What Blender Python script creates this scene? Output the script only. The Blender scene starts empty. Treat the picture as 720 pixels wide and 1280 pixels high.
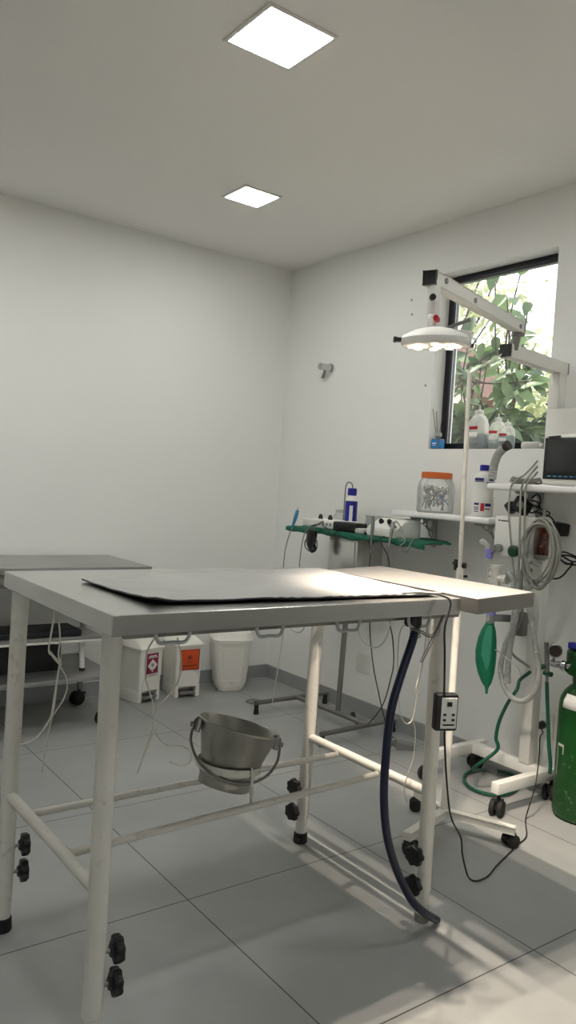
import bpy, bmesh, math, random
from mathutils import Vector, Matrix
PI = math.pi
random.seed(7)
COL = bpy.context.scene.collection

# ------------------------------------------------------------------ materials
def lin(h):
    h = h.lstrip('#'); out = []
    for i in (0, 2, 4):
        c = int(h[i:i+2], 16)/255
        out.append(c/12.92 if c <= .04045 else ((c+.055)/1.055)**2.4)
    return (*out, 1.0)

def new_mat(name):
    m = bpy.data.materials.new(name); m.use_nodes = True
    nt = m.node_tree
    return m, nt, nt.nodes['Principled BSDF'], nt.nodes['Material Output']

def mat(name, hexc, rough=.5, metal=0., var=.06, scale=12., bump=0., bscale=60., emit=None, es=0., sub=0., dirt=None, dirt_amt=.0, coat=0., aniso=0.):
    m, nt, b, out = new_mat(name)
    c = lin(hexc)
    tc = nt.nodes.new('ShaderNodeTexCoord')
    n = nt.nodes.new('ShaderNodeTexNoise'); n.inputs['Scale'].default_value = scale; n.inputs['Detail'].default_value = 4
    nt.links.new(tc.outputs['Object'], n.inputs['Vector'])
    r = nt.nodes.new('ShaderNodeValToRGB')
    r.color_ramp.elements[0].position = .3; r.color_ramp.elements[1].position = .7
    r.color_ramp.elements[0].color = (*[max(0, x*(1-var)) for x in c[:3]], 1)
    r.color_ramp.elements[1].color = (*[min(1, x*(1+var)) for x in c[:3]], 1)
    nt.links.new(n.outputs['Fac'], r.inputs['Fac'])
    src = r.outputs['Color']
    if dirt:
        n2 = nt.nodes.new('ShaderNodeTexNoise'); n2.inputs['Scale'].default_value = 38; n2.inputs['Detail'].default_value = 8
        nt.links.new(tc.outputs['Object'], n2.inputs['Vector'])
        r2 = nt.nodes.new('ShaderNodeValToRGB')
        r2.color_ramp.elements[0].position = .62; r2.color_ramp.elements[1].position = .68
        r2.color_ramp.elements[0].color = (0, 0, 0, 1); r2.color_ramp.elements[1].color = (dirt_amt,)*3+(1,)
        nt.links.new(n2.outputs['Fac'], r2.inputs['Fac'])
        mx = nt.nodes.new('ShaderNodeMixRGB'); mx.inputs['Color2'].default_value = lin(dirt)
        nt.links.new(r2.outputs['Color'], mx.inputs['Fac']); nt.links.new(src, mx.inputs['Color1'])
        src = mx.outputs['Color']
    nt.links.new(src, b.inputs['Base Color'])
    b.inputs['Roughness'].default_value = rough; b.inputs['Metallic'].default_value = metal
    b.inputs['Coat Weight'].default_value = coat
    if aniso: b.inputs['Anisotropic'].default_value = aniso
    if sub:
        b.inputs['Subsurface Weight'].default_value = sub; b.inputs['Subsurface Radius'].default_value = (.01, .01, .01)
    if emit:
        b.inputs['Emission Color'].default_value = lin(emit); b.inputs['Emission Strength'].default_value = es
    if bump:
        nb = nt.nodes.new('ShaderNodeTexNoise'); nb.inputs['Scale'].default_value = bscale; nb.inputs['Detail'].default_value = 3
        nt.links.new(tc.outputs['Object'], nb.inputs['Vector'])
        bp = nt.nodes.new('ShaderNodeBump'); bp.inputs['Strength'].default_value = bump; bp.inputs['Distance'].default_value = .01
        nt.links.new(nb.outputs['Fac'], bp.inputs['Height']); nt.links.new(bp.outputs['Normal'], b.inputs['Normal'])
    return m

def clear(name, hexc, body=.25, rough=.08, tint='#ffffff', glow=0.):
    """thin clear or milky plastic / glass: see-through with a surface sheen"""
    m, nt, b, out = new_mat(name)
    tc = nt.nodes.new('ShaderNodeTexCoord')
    n = nt.nodes.new('ShaderNodeTexNoise'); n.inputs['Scale'].default_value = 30
    nt.links.new(tc.outputs['Object'], n.inputs['Vector'])
    ma = nt.nodes.new('ShaderNodeMath'); ma.operation = 'MULTIPLY_ADD'
    ma.inputs[1].default_value = .1*body; ma.inputs[2].default_value = body*.95
    nt.links.new(n.outputs['Fac'], ma.inputs[0])
    fr = nt.nodes.new('ShaderNodeFresnel'); fr.inputs['IOR'].default_value = 1.35
    ad = nt.nodes.new('ShaderNodeMath'); ad.operation = 'ADD'; ad.use_clamp = True
    nt.links.new(ma.outputs[0], ad.inputs[0]); nt.links.new(fr.outputs[0], ad.inputs[1])
    tr = nt.nodes.new('ShaderNodeBsdfTransparent'); tr.inputs['Color'].default_value = lin(tint)
    mx = nt.nodes.new('ShaderNodeMixShader')
    b.inputs['Base Color'].default_value = lin(hexc); b.inputs['Roughness'].default_value = rough
    surf = b.outputs[0]
    if glow:                                              # light passing through the milky wall
        tl = nt.nodes.new('ShaderNodeBsdfTranslucent'); tl.inputs['Color'].default_value = lin(hexc)
        m2 = nt.nodes.new('ShaderNodeMixShader'); m2.inputs['Fac'].default_value = glow
        nt.links.new(surf, m2.inputs[1]); nt.links.new(tl.outputs[0], m2.inputs[2]); surf = m2.outputs[0]
    nt.links.new(ad.outputs[0], mx.inputs['Fac']); nt.links.new(tr.outputs[0], mx.inputs[1]); nt.links.new(surf, mx.inputs[2])
    nt.links.new(mx.outputs[0], out.inputs['Surface'])
    return m

def floor_mat():
    m, nt, b, out = new_mat('porcelain_floor')
    N = nt.nodes.new; L = nt.links.new
    g = N('ShaderNodeNewGeometry'); sp = N('ShaderNodeSeparateXYZ'); L(g.outputs['Position'], sp.inputs[0])
    def line(sock, off):
        a = N('ShaderNodeMath'); a.operation = 'SUBTRACT'; a.inputs[1].default_value = off; L(sock, a.inputs[0])
        d = N('ShaderNodeMath'); d.operation = 'DIVIDE'; d.inputs[1].default_value = .709; L(a.outputs[0], d.inputs[0])
        f = N('ShaderNodeMath'); f.operation = 'FRACT'; L(d.outputs[0], f.inputs[0])
        s = N('ShaderNodeMath'); s.operation = 'SUBTRACT'; s.inputs[1].default_value = .5; L(f.outputs[0], s.inputs[0])
        ab = N('ShaderNodeMath'); ab.operation = 'ABSOLUTE'; L(s.outputs[0], ab.inputs[0])
        gt = N('ShaderNodeMath'); gt.operation = 'GREATER_THAN'; gt.inputs[1].default_value = .5-.0019/.709; L(ab.outputs[0], gt.inputs[0])
        return gt.outputs[0]
    lx = line(sp.outputs['X'], 1.184); ly = line(sp.outputs['Y'], 1.992)
    mxm = N('ShaderNodeMath'); mxm.operation = 'MAXIMUM'; L(lx, mxm.inputs[0]); L(ly, mxm.inputs[1])
    n1 = N('ShaderNodeTexNoise'); n1.inputs['Scale'].default_value = 1.6; n1.inputs['Detail'].default_value = 6; n1.inputs['Roughness'].default_value = .6
    L(g.outputs['Position'], n1.inputs['Vector'])
    r = N('ShaderNodeValToRGB'); r.color_ramp.elements[0].position = .32; r.color_ramp.elements[1].position = .7
    r.color_ramp.elements[0].color = lin('#929492'); r.color_ramp.elements[1].color = lin('#a6a7a5')
    L(n1.outputs['Fac'], r.inputs['Fac'])
    mx = N('ShaderNodeMixRGB'); mx.inputs['Color2'].default_value = lin('#3b3c3b')
    L(mxm.outputs[0], mx.inputs['Fac']); L(r.outputs['Color'], mx.inputs['Color1'])
    L(mx.outputs['Color'], b.inputs['Base Color'])
    b.inputs['Roughness'].default_value = .34
    n2 = N('ShaderNodeTexNoise'); n2.inputs['Scale'].default_value = 2.4; L(g.outputs['Position'], n2.inputs['Vector'])
    mr = N('ShaderNodeMapRange'); mr.inputs['To Min'].default_value = .3; mr.inputs['To Max'].default_value = .46
    L(n2.outputs['Fac'], mr.inputs['Value']); L(mr.outputs[0], b.inputs['Roughness'])
    return m

def leaf_mat(name, h1, h2, trans=.4):
    m, nt, b, out = new_mat(name)
    N = nt.nodes.new; L = nt.links.new
    g = N('ShaderNodeNewGeometry')
    r = N('ShaderNodeValToRGB'); r.color_ramp.elements[0].color = lin(h1); r.color_ramp.elements[1].color = lin(h2)
    L(g.outputs['Random Per Island'], r.inputs['Fac'])
    L(r.outputs['Color'], b.inputs['Base Color']); b.inputs['Roughness'].default_value = .45
    t = N('ShaderNodeBsdfTranslucent'); L(r.outputs['Color'], t.inputs['Color'])
    mx = N('ShaderNodeMixShader'); mx.inputs['Fac'].default_value = trans
    L(b.outputs[0], mx.inputs[1]); L(t.outputs[0], mx.inputs[2]); L(mx.outputs[0], out.inputs['Surface'])
    return m

M = dict(
    wall=mat('wall_paint', '#eeeeea', .75, var=.012, scale=1.2, bump=.04, bscale=220),
    ceil=mat('ceiling_paint', '#f0eeea', .9, var=.01, scale=1.),
    floor=floor_mat(),
    base=mat('porcelain_baseboard', '#9b9d9c', .4, var=.06, scale=3),
    steel=mat('brushed_steel', '#cbcac7', .26, .95, var=.05, scale=5, bump=.015, bscale=35),
    steelw=mat('worn_satin_steel', '#96938e', .5, .85, var=.05, scale=6, bump=.02, bscale=40),
    steel2=mat('satin_steel', '#8f8d88', .42, .9, var=.08, scale=7),
    steeld=mat('dull_steel_trolley', '#a8a8a6', .38, .85, var=.06, scale=4),
    chrome=mat('chrome', '#c9c9c9', .15, 1., var=.03),
    bucket=mat('bucket_steel', '#aeaca4', .3, .95, var=.16, scale=9, bump=.03, bscale=14),
    cream=mat('cream_enamel', '#dbd8ce', .42, var=.03, scale=9, dirt='#a39a86', dirt_amt=.3),
    white=mat('white_enamel', '#e2e1db', .4, var=.015, scale=6),
    whitep=mat('white_plastic', '#e4e3dc', .42, var=.015, scale=8),
    ledge=mat('white_shelf_laminate', '#ecebe8', .4, var=.01),
    bin=mat('bin_plastic', '#efece2', .42, var=.03, scale=6),
    lgrey=mat('light_grey_plastic', '#b9bab6', .5, var=.04),
    bracketg=mat('bracket_grey', '#aeb0ae', .5, var=.03),
    grey=mat('grey_plastic', '#7c7d7b', .5, var=.05),
    hosegrey=mat('grey_corrugated_hose', '#9d9e9a', .5, var=.06),
    cablegrey=mat('grey_cable', '#8f8f86', .55, var=.05),
    cablewhite=mat('white_cord', '#d6d4c8', .7, var=.04),
    black=mat('black_plastic', '#0d0d0f', .45, var=.2),
    blackr=mat('black_rubber', '#151515', .7, var=.2),
    cableblk=mat('black_cable', '#16140f', .5, var=.15),
    navy=mat('navy_hose', '#0c1230', .38, var=.25, scale=20),
    frame=mat('window_frame_paint', '#0b0d18', .4, var=.1),
    glass=clear('window_glass', '#ffffff', .0, .02),
    clear=clear('clear_plastic', '#dfe3e2', .14, .12),
    milky=clear('milky_plastic', '#f2f0ea', .34, .25, glow=.55),
    jar=clear('jar_glass', '#eceeec', .05, .06, glow=.4),
    water=clear('liquid', '#a9bcc4', .3, .05, '#dfe9ee'),
    amber=mat('amber_vaporizer_glass', '#3e1006', .12, var=.3, scale=30, coat=.6),
    dgreen=mat('dark_green_plastic', '#0a3a22', .4, var=.1),
    green=mat('cylinder_green_paint', '#0b4212', .35, var=.22, scale=6, dirt='#7f8f74', dirt_amt=.35),
    bag=mat('green_rubber_bag', '#0f7a55', .42, var=.12, scale=8),
    baglight=mat('pale_green_rubber', '#3f9c7b', .42, var=.08),
    drape=mat('green_surgical_cloth', '#17614a', .9, var=.25, scale=25, bump=.4, bscale=90),
    ghose=mat('green_gas_hose', '#0a4c38', .4, var=.1),
    orange=mat('orange_lid', '#d4682a', .45, var=.05),
    red=mat('red_print', '#b3161c', .5, var=.1),
    blue=mat('blue_plastic', '#1c1c8c', .35, var=.1),
    dblue=mat('dark_blue_print', '#25296e', .5, var=.1),
    lblue=mat('light_blue_grip', '#4f93b8', .45, var=.08),
    cyan=mat('cyan_label', '#1f7fc4', .4, var=.08),
    purple=mat('lilac_connector', '#8f8ad0', .4, var=.06),
    magenta=mat('magenta_label', '#8d2144', .55, var=.06),
    olabel=mat('orange_label', '#d5501c', .55, var=.04),
    dink=mat('dark_ink', '#2b1a18', .6, var=.05),
    paper=mat('white_label', '#e8e6e0', .6, var=.03),
    mat=mat('heating_mat_vinyl', '#989896', .4, var=.10, scale=5, bump=.12, bscale=9),
    matu=mat('mat_underside', '#15161c', .6, var=.15),
    screen=mat('screen_glass', '#2a2d2c', .18, var=.03),
    led=mat('led_warm', '#fff1dc', .4, emit='#ffdcae', es=28),
    panel=mat('ceiling_diffuser', '#ffffff', .4, emit='#fcfcf8', es=54),
    bark=mat('bark', '#3e3226', .9, var=.3, scale=14),
    leaf=leaf_mat('shrub_leaf', '#344f2c', '#748e58', .35),
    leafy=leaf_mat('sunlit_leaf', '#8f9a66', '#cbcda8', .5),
    ground=mat('outdoor_ground', '#8b8672', .9, var=.2, scale=3),
    roof=mat('roof_tile', '#6a4a40', .8, var=.2, scale=18),
    stucco=mat('house_stucco', '#d8cfc0', .85, var=.05),
    yellow=mat('yellow_label', '#b9a93f', .5, var=.1),
)

# ------------------------------------------------------------------ mesh builder
def frame_from(d, up=None):
    d = Vector(d).normalized()
    a = Vector(up) if up else (Vector((0, 0, 1)) if abs(d.z) < .9 else Vector((1, 0, 0)))
    x = a.cross(d).normalized(); y = d.cross(x)
    return x, y, d

def rotz(a): return Matrix.Rotation(a, 3, 'Z')

def catmull(pts, n=8, closed=False):
    P = [Vector(p) for p in pts]
    if len(P) == 2 and not closed:
        return [P[0].lerp(P[1], i/n) for i in range(n+1)]
    out = []; k = len(P)
    rng = range(k) if closed else range(k-1)
    for i in rng:
        p0 = P[(i-1) % k] if (closed or i > 0) else P[0]*2-P[1]
        p1 = P[i]; p2 = P[(i+1) % k]
        p3 = P[(i+2) % k] if (closed or i+2 < k) else P[-1]*2-P[-2]
        for j in range(n):
            t = j/n
            out.append(.5*((2*p1)+(p2-p0)*t+(2*p0-5*p1+4*p2-p3)*t*t+(3*p1-p0-3*p2+p3)*t**3))
    if not closed: out.append(P[-1])
    return out

class MB:
    def __init__(s): s.bm = bmesh.new()
    def box(s, c, size, rot=None, bevel=0, seg=2):
        r = bmesh.ops.create_cube(s.bm, size=1)['verts']
        R = rot or Matrix.Identity(3); c = Vector(c)
        for v in r: v.co = R @ Vector((v.co.x*size[0], v.co.y*size[1], v.co.z*size[2])) + c
        if bevel:
            es = list({e for v in r for e in v.link_edges})
            bmesh.ops.bevel(s.bm, geom=es, offset=bevel, segments=seg, affect='EDGES', profile=.5)
        return s
    def bb(s, lo, hi, bevel=0, seg=2):
        return s.box([(a+b)/2 for a, b in zip(lo, hi)], [abs(b-a) for a, b in zip(lo, hi)], None, bevel, seg)
    def bar(s, p0, p1, w, h, bevel=0, up=None):
        p0, p1 = Vector(p0), Vector(p1); x, y, d = frame_from(p1-p0, up)
        R = Matrix((x, y, d)).transposed()
        return s.box((p0+p1)/2, (w, h, (p1-p0).length), R, bevel)
    def ring(s, c, x, y, r, seg, ry=None):
        return [s.bm.verts.new(Vector(c)+x*(r*math.cos(2*PI*i/seg))+y*((ry or r)*math.sin(2*PI*i/seg))) for i in range(seg)]
    def bridge(s, a, b):
        n = len(a)
        for i in range(n): s.bm.faces.new((a[i], a[(i+1) % n], b[(i+1) % n], b[i]))
    def cyl(s, p0, p1, r0, r1=None, seg=16, cap=True):
        r1 = r0 if r1 is None else r1
        p0, p1 = Vector(p0), Vector(p1); x, y, d = frame_from(p1-p0)
        a = s.ring(p0, x, y, r0, seg); b = s.ring(p1, x, y, r1, seg); s.bridge(a, b)
        if cap: s.bm.faces.new(a[::-1]); s.bm.faces.new(b)
        return s
    def tube(s, pts, r, seg=8, n=8, smooth=True, closed=False, ripple=0, pitch=.008, flat=1.0):
        P = catmull(pts, n, closed) if smooth else [Vector(p) for p in pts]
        if ripple:                                   # resample evenly so the corrugations come out regular
            L = [0]
            for a, b in zip(P, P[1:]): L.append(L[-1]+(b-a).length)
            m = max(4, int(L[-1]/(pitch/2))); Q = []; j = 0
            for i in range(m+1):
                t = L[-1]*i/m
                while j < len(P)-2 and L[j+1] < t: j += 1
                Q.append(P[j].lerp(P[j+1], (t-L[j])/max(1e-9, L[j+1]-L[j])))
            P = Q
        rings = []; k = len(P); px = None
        for i in range(k):
            if closed: d = P[(i+1) % k]-P[i-1]
            else: d = P[min(i+1, k-1)]-P[max(i-1, 0)]
            if d.length < 1e-9: d = Vector((0, 0, 1))
            d.normalize()
            if px is None: x, y, _ = frame_from(d)
            else:
                x = (px-d*px.dot(d))
                x = x.normalized() if x.length > 1e-6 else frame_from(d)[0]
                y = d.cross(x)
            px = x
            rr = r(i/(k-1)) if callable(r) else r
            if ripple: rr *= 1+ripple*(1 if i % 2 else -1)
            rings.append(s.ring(P[i], x, y, rr, seg, rr*flat))
        for a, b in zip(rings, rings[1:]): s.bridge(a, b)
        if closed:
            # align the last ring to the first
            a, b = rings[-1], rings[0]
            o = min(range(seg), key=lambda o: sum((a[i].co-b[(i+o) % seg].co).length for i in range(seg)))
            s.bridge(a, [b[(i+o) % seg] for i in range(seg)])
        else:
            s.bm.faces.new(rings[0][::-1]); s.bm.faces.new(rings[-1])
        return s
    def lathe(s, prof, c=(0, 0, 0), axis=(0, 0, 1), seg=28, sx=1., sy=1., cap0=True, cap1=True, ang=0):
        x, y, d = frame_from(axis); c = Vector(c)
        if abs(Vector(axis).normalized().z) > .999:
            x, y = Vector((math.cos(ang), math.sin(ang), 0)), Vector((-math.sin(ang), math.cos(ang), 0))
        rings = [s.ring(c+d*z, x*sx, y*sy, max(r, 1e-4), seg) for r, z in prof]
        for a, b in zip(rings, rings[1:]): s.bridge(a, b)
        if cap0: s.bm.faces.new(rings[0][::-1])
        if cap1: s.bm.faces.new(rings[-1])
        return s
    def loft(s, sections, cap=True):
        R = [[s.bm.verts.new(p) for p in sec] for sec in sections]
        for a, b in zip(R, R[1:]): s.bridge(a, b)
        if cap: s.bm.faces.new(R[0][::-1]); s.bm.faces.new(R[-1])
        return s
    def prism(s, poly, h, c, X, Y, Z):
        X, Y, Z, c = Vector(X), Vector(Y), Vector(Z), Vector(c)
        a = [s.bm.verts.new(c+X*u+Y*v) for u, v in poly]; b = [s.bm.verts.new(c+X*u+Y*v+Z*h) for u, v in poly]
        s.bridge(a, b); s.bm.faces.new(a[::-1]); s.bm.faces.new(b)
        return s

def obj(name, mb, m, parent=None, loc=None, label=None, ang=32):
    bmesh.ops.recalc_face_normals(mb.bm, faces=mb.bm.faces)
    me = bpy.data.meshes.new(name); 
    base = Vector(loc) if loc is not None else (Vector(parent['_base']) if parent is not None else Vector((0, 0, 0)))
    bmesh.ops.translate(mb.bm, verts=mb.bm.verts, vec=-base)
    mb.bm.to_mesh(me); mb.bm.free()
    me.materials.append(M[m] if isinstance(m, str) else m)
    for p in me.polygons: p.use_smooth = True
    me.set_sharp_from_angle(angle=math.radians(ang))
    o = bpy.data.objects.new(name, me); COL.objects.link(o)
    if parent is not None: o.parent = parent
    else: o.location = base
    o['_base'] = list(base)
    if label: o['label'] = label
    return o

def thing(name, label, cat, loc, group=None):
    o = bpy.data.objects.new(name, None); COL.objects.link(o); o.location = loc; o.empty_display_size = .05
    o['label'] = label; o['category'] = cat; o['_base'] = list(loc)
    if group: o['group'] = group
    return o
def tag(o, label, cat, group=None):
    o['label'] = label; o['category'] = cat
    if group: o['group'] = group
    return o
def struct(name, mb, m):
    o = obj(name, mb, m); o['kind'] = 'structure'; return o

# shared shapes -----------------------------------------------------
def star_knob(parent, p, d, r=.031):
    """black lobed clamping knob on a short stud; p on the tube's surface, d outward"""
    p, d = Vector(p), Vector(d).normalized(); x, y, _ = frame_from(d)
    b = MB(); n = 7; k = 56
    def lob(sc): return [(r*sc*(.92+.08*math.cos(n*2*PI*i/k))*math.cos(2*PI*i/k), r*sc*(.92+.08*math.cos(n*2*PI*i/k))*math.sin(2*PI*i/k)) for i in range(k)]
    secs = [(.42, .012), (.5, .018), (.93, .02), (1., .024), (1., .035), (.92, .039), (.3, .041)]
    b.loft([[p+x*u+y*v+d*z for u, v in lob(sc)] for sc, z in secs])
    o = obj('clamp_knob', b, 'black', parent)
    obj('stud', MB().cyl(p-d*.004, p+d*.02, .005, seg=10), 'steel2', o)
    return o
def caster(parent, x, y, ztop, yaw=0, r=.031, name='caster'):
    """twin-wheel castor under a beam whose underside is at ztop"""
    c, s_ = math.cos(yaw), math.sin(yaw)
    off = Vector((c*.014, s_*.014, 0)); ax = Vector((-s_, c, 0)); ctr = Vector((x, y, r))+off
    b = MB()
    b.cyl((x, y, r*1.2), (x, y, ztop+.003), .008, seg=10)
    b.bar(ctr+Vector((0, 0, r*.45))-ax*.008, ctr+Vector((0, 0, r*.45))+ax*.008, r*1.3, r*1.15, .004)
    b.bar(ctr-Vector((c, s_, 0))*r*.2+Vector((0, 0, r*.75)), ctr-Vector((c, s_, 0))*r*1.45+Vector((0, 0, r*.55)), .018, .006, .002)
    o = obj(name, b, 'black', parent)
    for q in (-1, 1):
        w = MB(); w.lathe([(r*.55, -.009), (r*.94, -.009), (r, -.005), (r, .005), (r*.94, .009), (r*.55, .009), (r*.5, .011), (r*.2, .011)], ctr+ax*q*.016, ax, 24)
        obj('wheel', w, 'blackr', o)
    return o

# ================================================================== SETTING
RW, BW, H = 2.981, 4.176, 2.655
LX, FY = -2.6, -2.4
struct('floor', MB().bb((LX-.2, FY-.2, -.08), (RW+.2, BW+.2, 0)), 'floor')
struct('ceiling', MB().bb((LX-.2, FY-.2, H), (RW+.2, BW+.2, H+.12)), 'ceil')
struct('wall_back', MB().bb((LX-.2, BW, 0), (RW+.2, BW+.2, H)), 'wall')
struct('wall_left', MB().bb((LX-.2, FY, 0), (LX, BW, H)), 'wall')
DX0, DX1, DH_ = -1.15, .35, 2.15
w = MB(); w.bb((LX-.2, FY-.2, 0), (DX0, FY, H)).bb((DX1, FY-.2, 0), (RW+.2, FY, H)).bb((DX0, FY-.2, DH_), (DX1, FY, H))
struct('wall_front', w, 'wall')
# unseen glazed double door, added behind the camera so daylight lifts the room
w = MB()
for x in (DX0, -.43, -.37, DX1-.05): w.bb((x, FY-.12, 0), (x+.05, FY-.08, DH_), .002)
for z in (0, DH_-.06): w.bb((DX0+.05, FY-.118, z), (DX1-.05, FY-.082, z+.06), .002)
dr = struct('added_fill_door_1', w, 'frame')
for x0_, x1_ in ((DX0+.05, -.43), (-.32, DX1-.05)):
    obj('pane', MB().bb((x0_, FY-.103, .06), (x1_, FY-.098, DH_-.06)), 'glass', dr)
    obj('handle', MB().bar((-.46 if x1_ < 0 else -.29, FY-.06, .95), (-.46 if x1_ < 0 else -.29, FY-.06, 1.25), .02, .02, .004).bar((-.46 if x1_ < 0 else -.29, FY-.09, 1.1), (-.46 if x1_ < 0 else -.29, FY-.05, 1.1), .012, .012), 'chrome', dr)
WY0, WY1, WZ0, WZ1, WT = 2.153, 2.862, 1.495, 2.393, .17
w = MB()
w.bb((RW, FY, 0), (RW+WT, WY0, H)).bb((RW, WY1, 0), (RW+WT, BW, H)).bb((RW, WY0, 0), (RW+WT, WY1, WZ0)).bb((RW, WY0, WZ1), (RW+WT, WY1, H))
struct('wall_right', w, 'wall')
struct('baseboard_back', MB().bb((LX, BW-.012, 0), (RW-.012, BW, .082)), 'base')
struct('baseboard_right', MB().bb((RW-.012, FY, 0), (RW, BW, .082)), 'base')
struct('baseboard_left', MB().bb((LX, FY, 0), (LX+.012, BW-.012, .082)), 'base')
b = MB(); FX0, FX1, fw = RW+.085, RW+.125, .036
b.bb((FX0, WY0, WZ0), (FX1, WY1, WZ0+fw), .003).bb((FX0, WY0, WZ1-fw), (FX1, WY1, WZ1), .003)
b.bb((FX0, WY0, WZ0+fw), (FX1, WY0+fw, WZ1-fw), .003).bb((FX0, WY1-fw, WZ0+fw), (FX1, WY1, WZ1-fw), .003)
win = struct('window_1', b, 'frame')
obj('pane', MB().bb((FX0+.016, WY0+fw, WZ0+fw), (FX0+.02, WY1-fw, WZ1-fw)), 'glass', win)

# ceiling downlights
def downlight(x, y, s, label):
    t = thing('ceiling_light', label, 'ceiling light', (x, y, H), 'square recessed ceiling lights')
    f = s/2; g = f-.013; b = MB()
    for q in (-1, 1):
        b.bb((x-f, y+q*f-(.013 if q > 0 else 0), H-.007), (x+f, y+q*f+(0 if q > 0 else .013), H), .001)
        b.bb((x+q*f-(.013 if q > 0 else 0), y-g, H-.007), (x+q*f+(0 if q > 0 else .013), y+g, H), .001)
    obj('frame', b, 'white', t)
    obj('diffuser', MB().bb((x-g, y-g, H-.005), (x+g, y+g, H-.001)), 'panel', t, label='glowing white square')
downlight(1.387, 2.080, .262, 'large glowing square ceiling light nearest to the camera, above the table')
downlight(2.068, 3.268, .215, 'smaller looking glowing square ceiling light near the far room corner')
downlight(.60, 3.30, .215, 'square ceiling light in front of the back wall, outside the left edge')
downlight(-.15, 2.08, .215, 'square ceiling light left of the examination table')
downlight(.60, .85, .215, 'square ceiling light behind the camera on the left')
downlight(2.068, .85, .215, 'square ceiling light behind the camera on the right')

# ================================================================== EXAMINATION TABLE
T = thing('examination_table', 'long stainless steel veterinary table on four cream tubular legs', 'table', (1.2, 1.83, 0))
b = MB(); TZ = .977
b.bb((.642, 1.432, TZ-.043), (1.661, 2.147, TZ), .0015, 1)
obj('tabletop', b, 'steel', T)
# raised lips along the two short edges of the top
b = MB(); ex = Vector((1.685, 1.392, .981)); 
X = Vector((math.cos(.045), 0, math.sin(.045))); Zn = Vector((-X.z, 0, X.x))
R = Matrix((X, Vector((0, 1, 0)), Zn)).transposed()
b.box(ex+X*.122+Vector((0, 1, 0))*.325-Zn*.022, (.244, .65, .044), R, .0015, 1)
obj('extension_leaf', b, 'steelw', T, label='end leaf tilted up a little')
b = MB()
for yy in (1.52, 1.98): b.bb((1.58, yy, .905), (1.76, yy+.03, .932), .003)
for yy in (1.50, 1.60, 2.07): b.bb((.70, yy, .912), (1.6, yy+.012, .933), .002)
obj('under_frame', b, 'steel2', T)
legs = dict(fl=((.69, 1.53), (.69, 1.535)), rl=((.672, 2.105), (.674, 2.1)), rr=((1.716, 2.137), (1.716, 2.11)), fr=((1.726, 1.554), (1.706, 1.548)))
for k, (f, tp) in legs.items():
    f3 = Vector((*f, 0)); t3 = Vector((*tp, .934)); d = t3-f3
    b = MB(); b.cyl(f3+d*.105, t3, .0218, seg=20); b.cyl(f3+d*.02, f3+d*.105, .0196, seg=20, cap=False)
    b.lathe([(.0225, 0), (.0225, .004)], f3+d*.103, d, 20)
    L = obj('leg', b, 'cream', T)
    if k != 'fr':
        ft = MB(); ft.lathe([(.024, 0), (.0255, .004), (.0235, .034), (.0205, .037)], f3, d, 20)
        if k == 'rr': ft.box(f3+Vector((-.012, -.01, .012)), (.03, .03, .018), None, .006)
        obj('rubber_foot', ft, 'blackr', L)
    else:
        obj('foot_plug', MB().lathe([(.0215, 0), (.0215, .022), (.0195, .025)], f3, d, 20), 'steel2', L)
    sx = 1 if k in ('fl', 'rl') else -1
    for zz in ((.228, .155) if sx > 0 else (.208, .12)):
        p = f3+d*(zz/.934)+Vector((sx*.02, 0, 0))
        star_knob(L, p, (sx, -.12, 0))
b = MB(); b.tube([(.684, 1.535, .372), (.674, 2.104, .372)], .0148, 14, 2, False); obj('end_rail', b, 'cream', T)
b = MB(); b.tube([(1.722, 1.553, .381), (1.716, 2.135, .381)], .0148, 14, 2, False); obj('end_rail', b, 'cream', T)
b = MB(); b.tube([(.682, 1.705, .374), (1.7200, 1.7621, 0.3693)], .0095, 12, 2, False); obj('long_rail', b, 'cream', T)
b = MB(); b.tube([(.68, 1.96, .372), (1.7180, 1.9558, 0.3725)], .0095, 12, 2, False); obj('long_rail', b, 'cream', T)
# wire tie loops that hang below the top's near edge
for x0, x1, zb in ((.762, .848, .903), (1.02, 1.10, .901), (1.262, 1.342, .9), (1.512, 1.597, .897)):
    b = MB(); yy = 1.482
    b.tube([(x0+.004, yy, .938), (x0+.002, yy, .925), (x0+.004, yy, zb+.012), (x0+.014, yy, zb), ((x0+x1)/2, yy, zb), (x1-.014, yy, zb-.001), (x1-.004, yy, zb+.011), (x1-.002, yy, .925), (x1-.004, yy, .938)], .0042, 8, 6)
    obj('tie_loop', b, 'lgrey', T)
b = MB(); b.lathe([(.02, .0), (.024, .006), (.024, .04)], (1.545, 1.495, .895), (0, 0, 1), 20)
obj('drain_outlet', b, 'black', T)
# bucket ring on the near long rail
bk_top = Vector((1.240, 1.853, .562)); bk_bot = Vector((1.196, 1.853, .393)); ax = (bk_top-bk_bot).normalized(); BH = (bk_top-bk_bot).length
x_, y_, _ = frame_from(ax, (0, 1, 0))
def at_b(t, a, r): return bk_bot+ax*(BH*t)+x_*(r*math.cos(a))+y_*(r*math.sin(a))
tr = .36; rr_ = .073+(.116-.073)*tr+.0025
axr = Vector((.10, 0, 1)).normalized(); xr, yr, _ = frame_from(axr, (0, 1, 0)); rc = bk_bot+ax*BH*tr
b = MB(); secs = []
b.lathe([(.091, -.01), (.0945, -.01), (.0945, .01), (.091, .01)], rc, axr, 40, cap0=False, cap1=False)
ct = rc
obj('bucket_ring', b, 'cream', T)
b = MB(); b.bar((1.225, 1.748, .372), (1.225, 1.763, .468), .012, .006).bar((1.225, 1.763, .44), (1.225, 1.763, .468), .012, .006)
obj('ring_bracket', b, 'cream', T)

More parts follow.
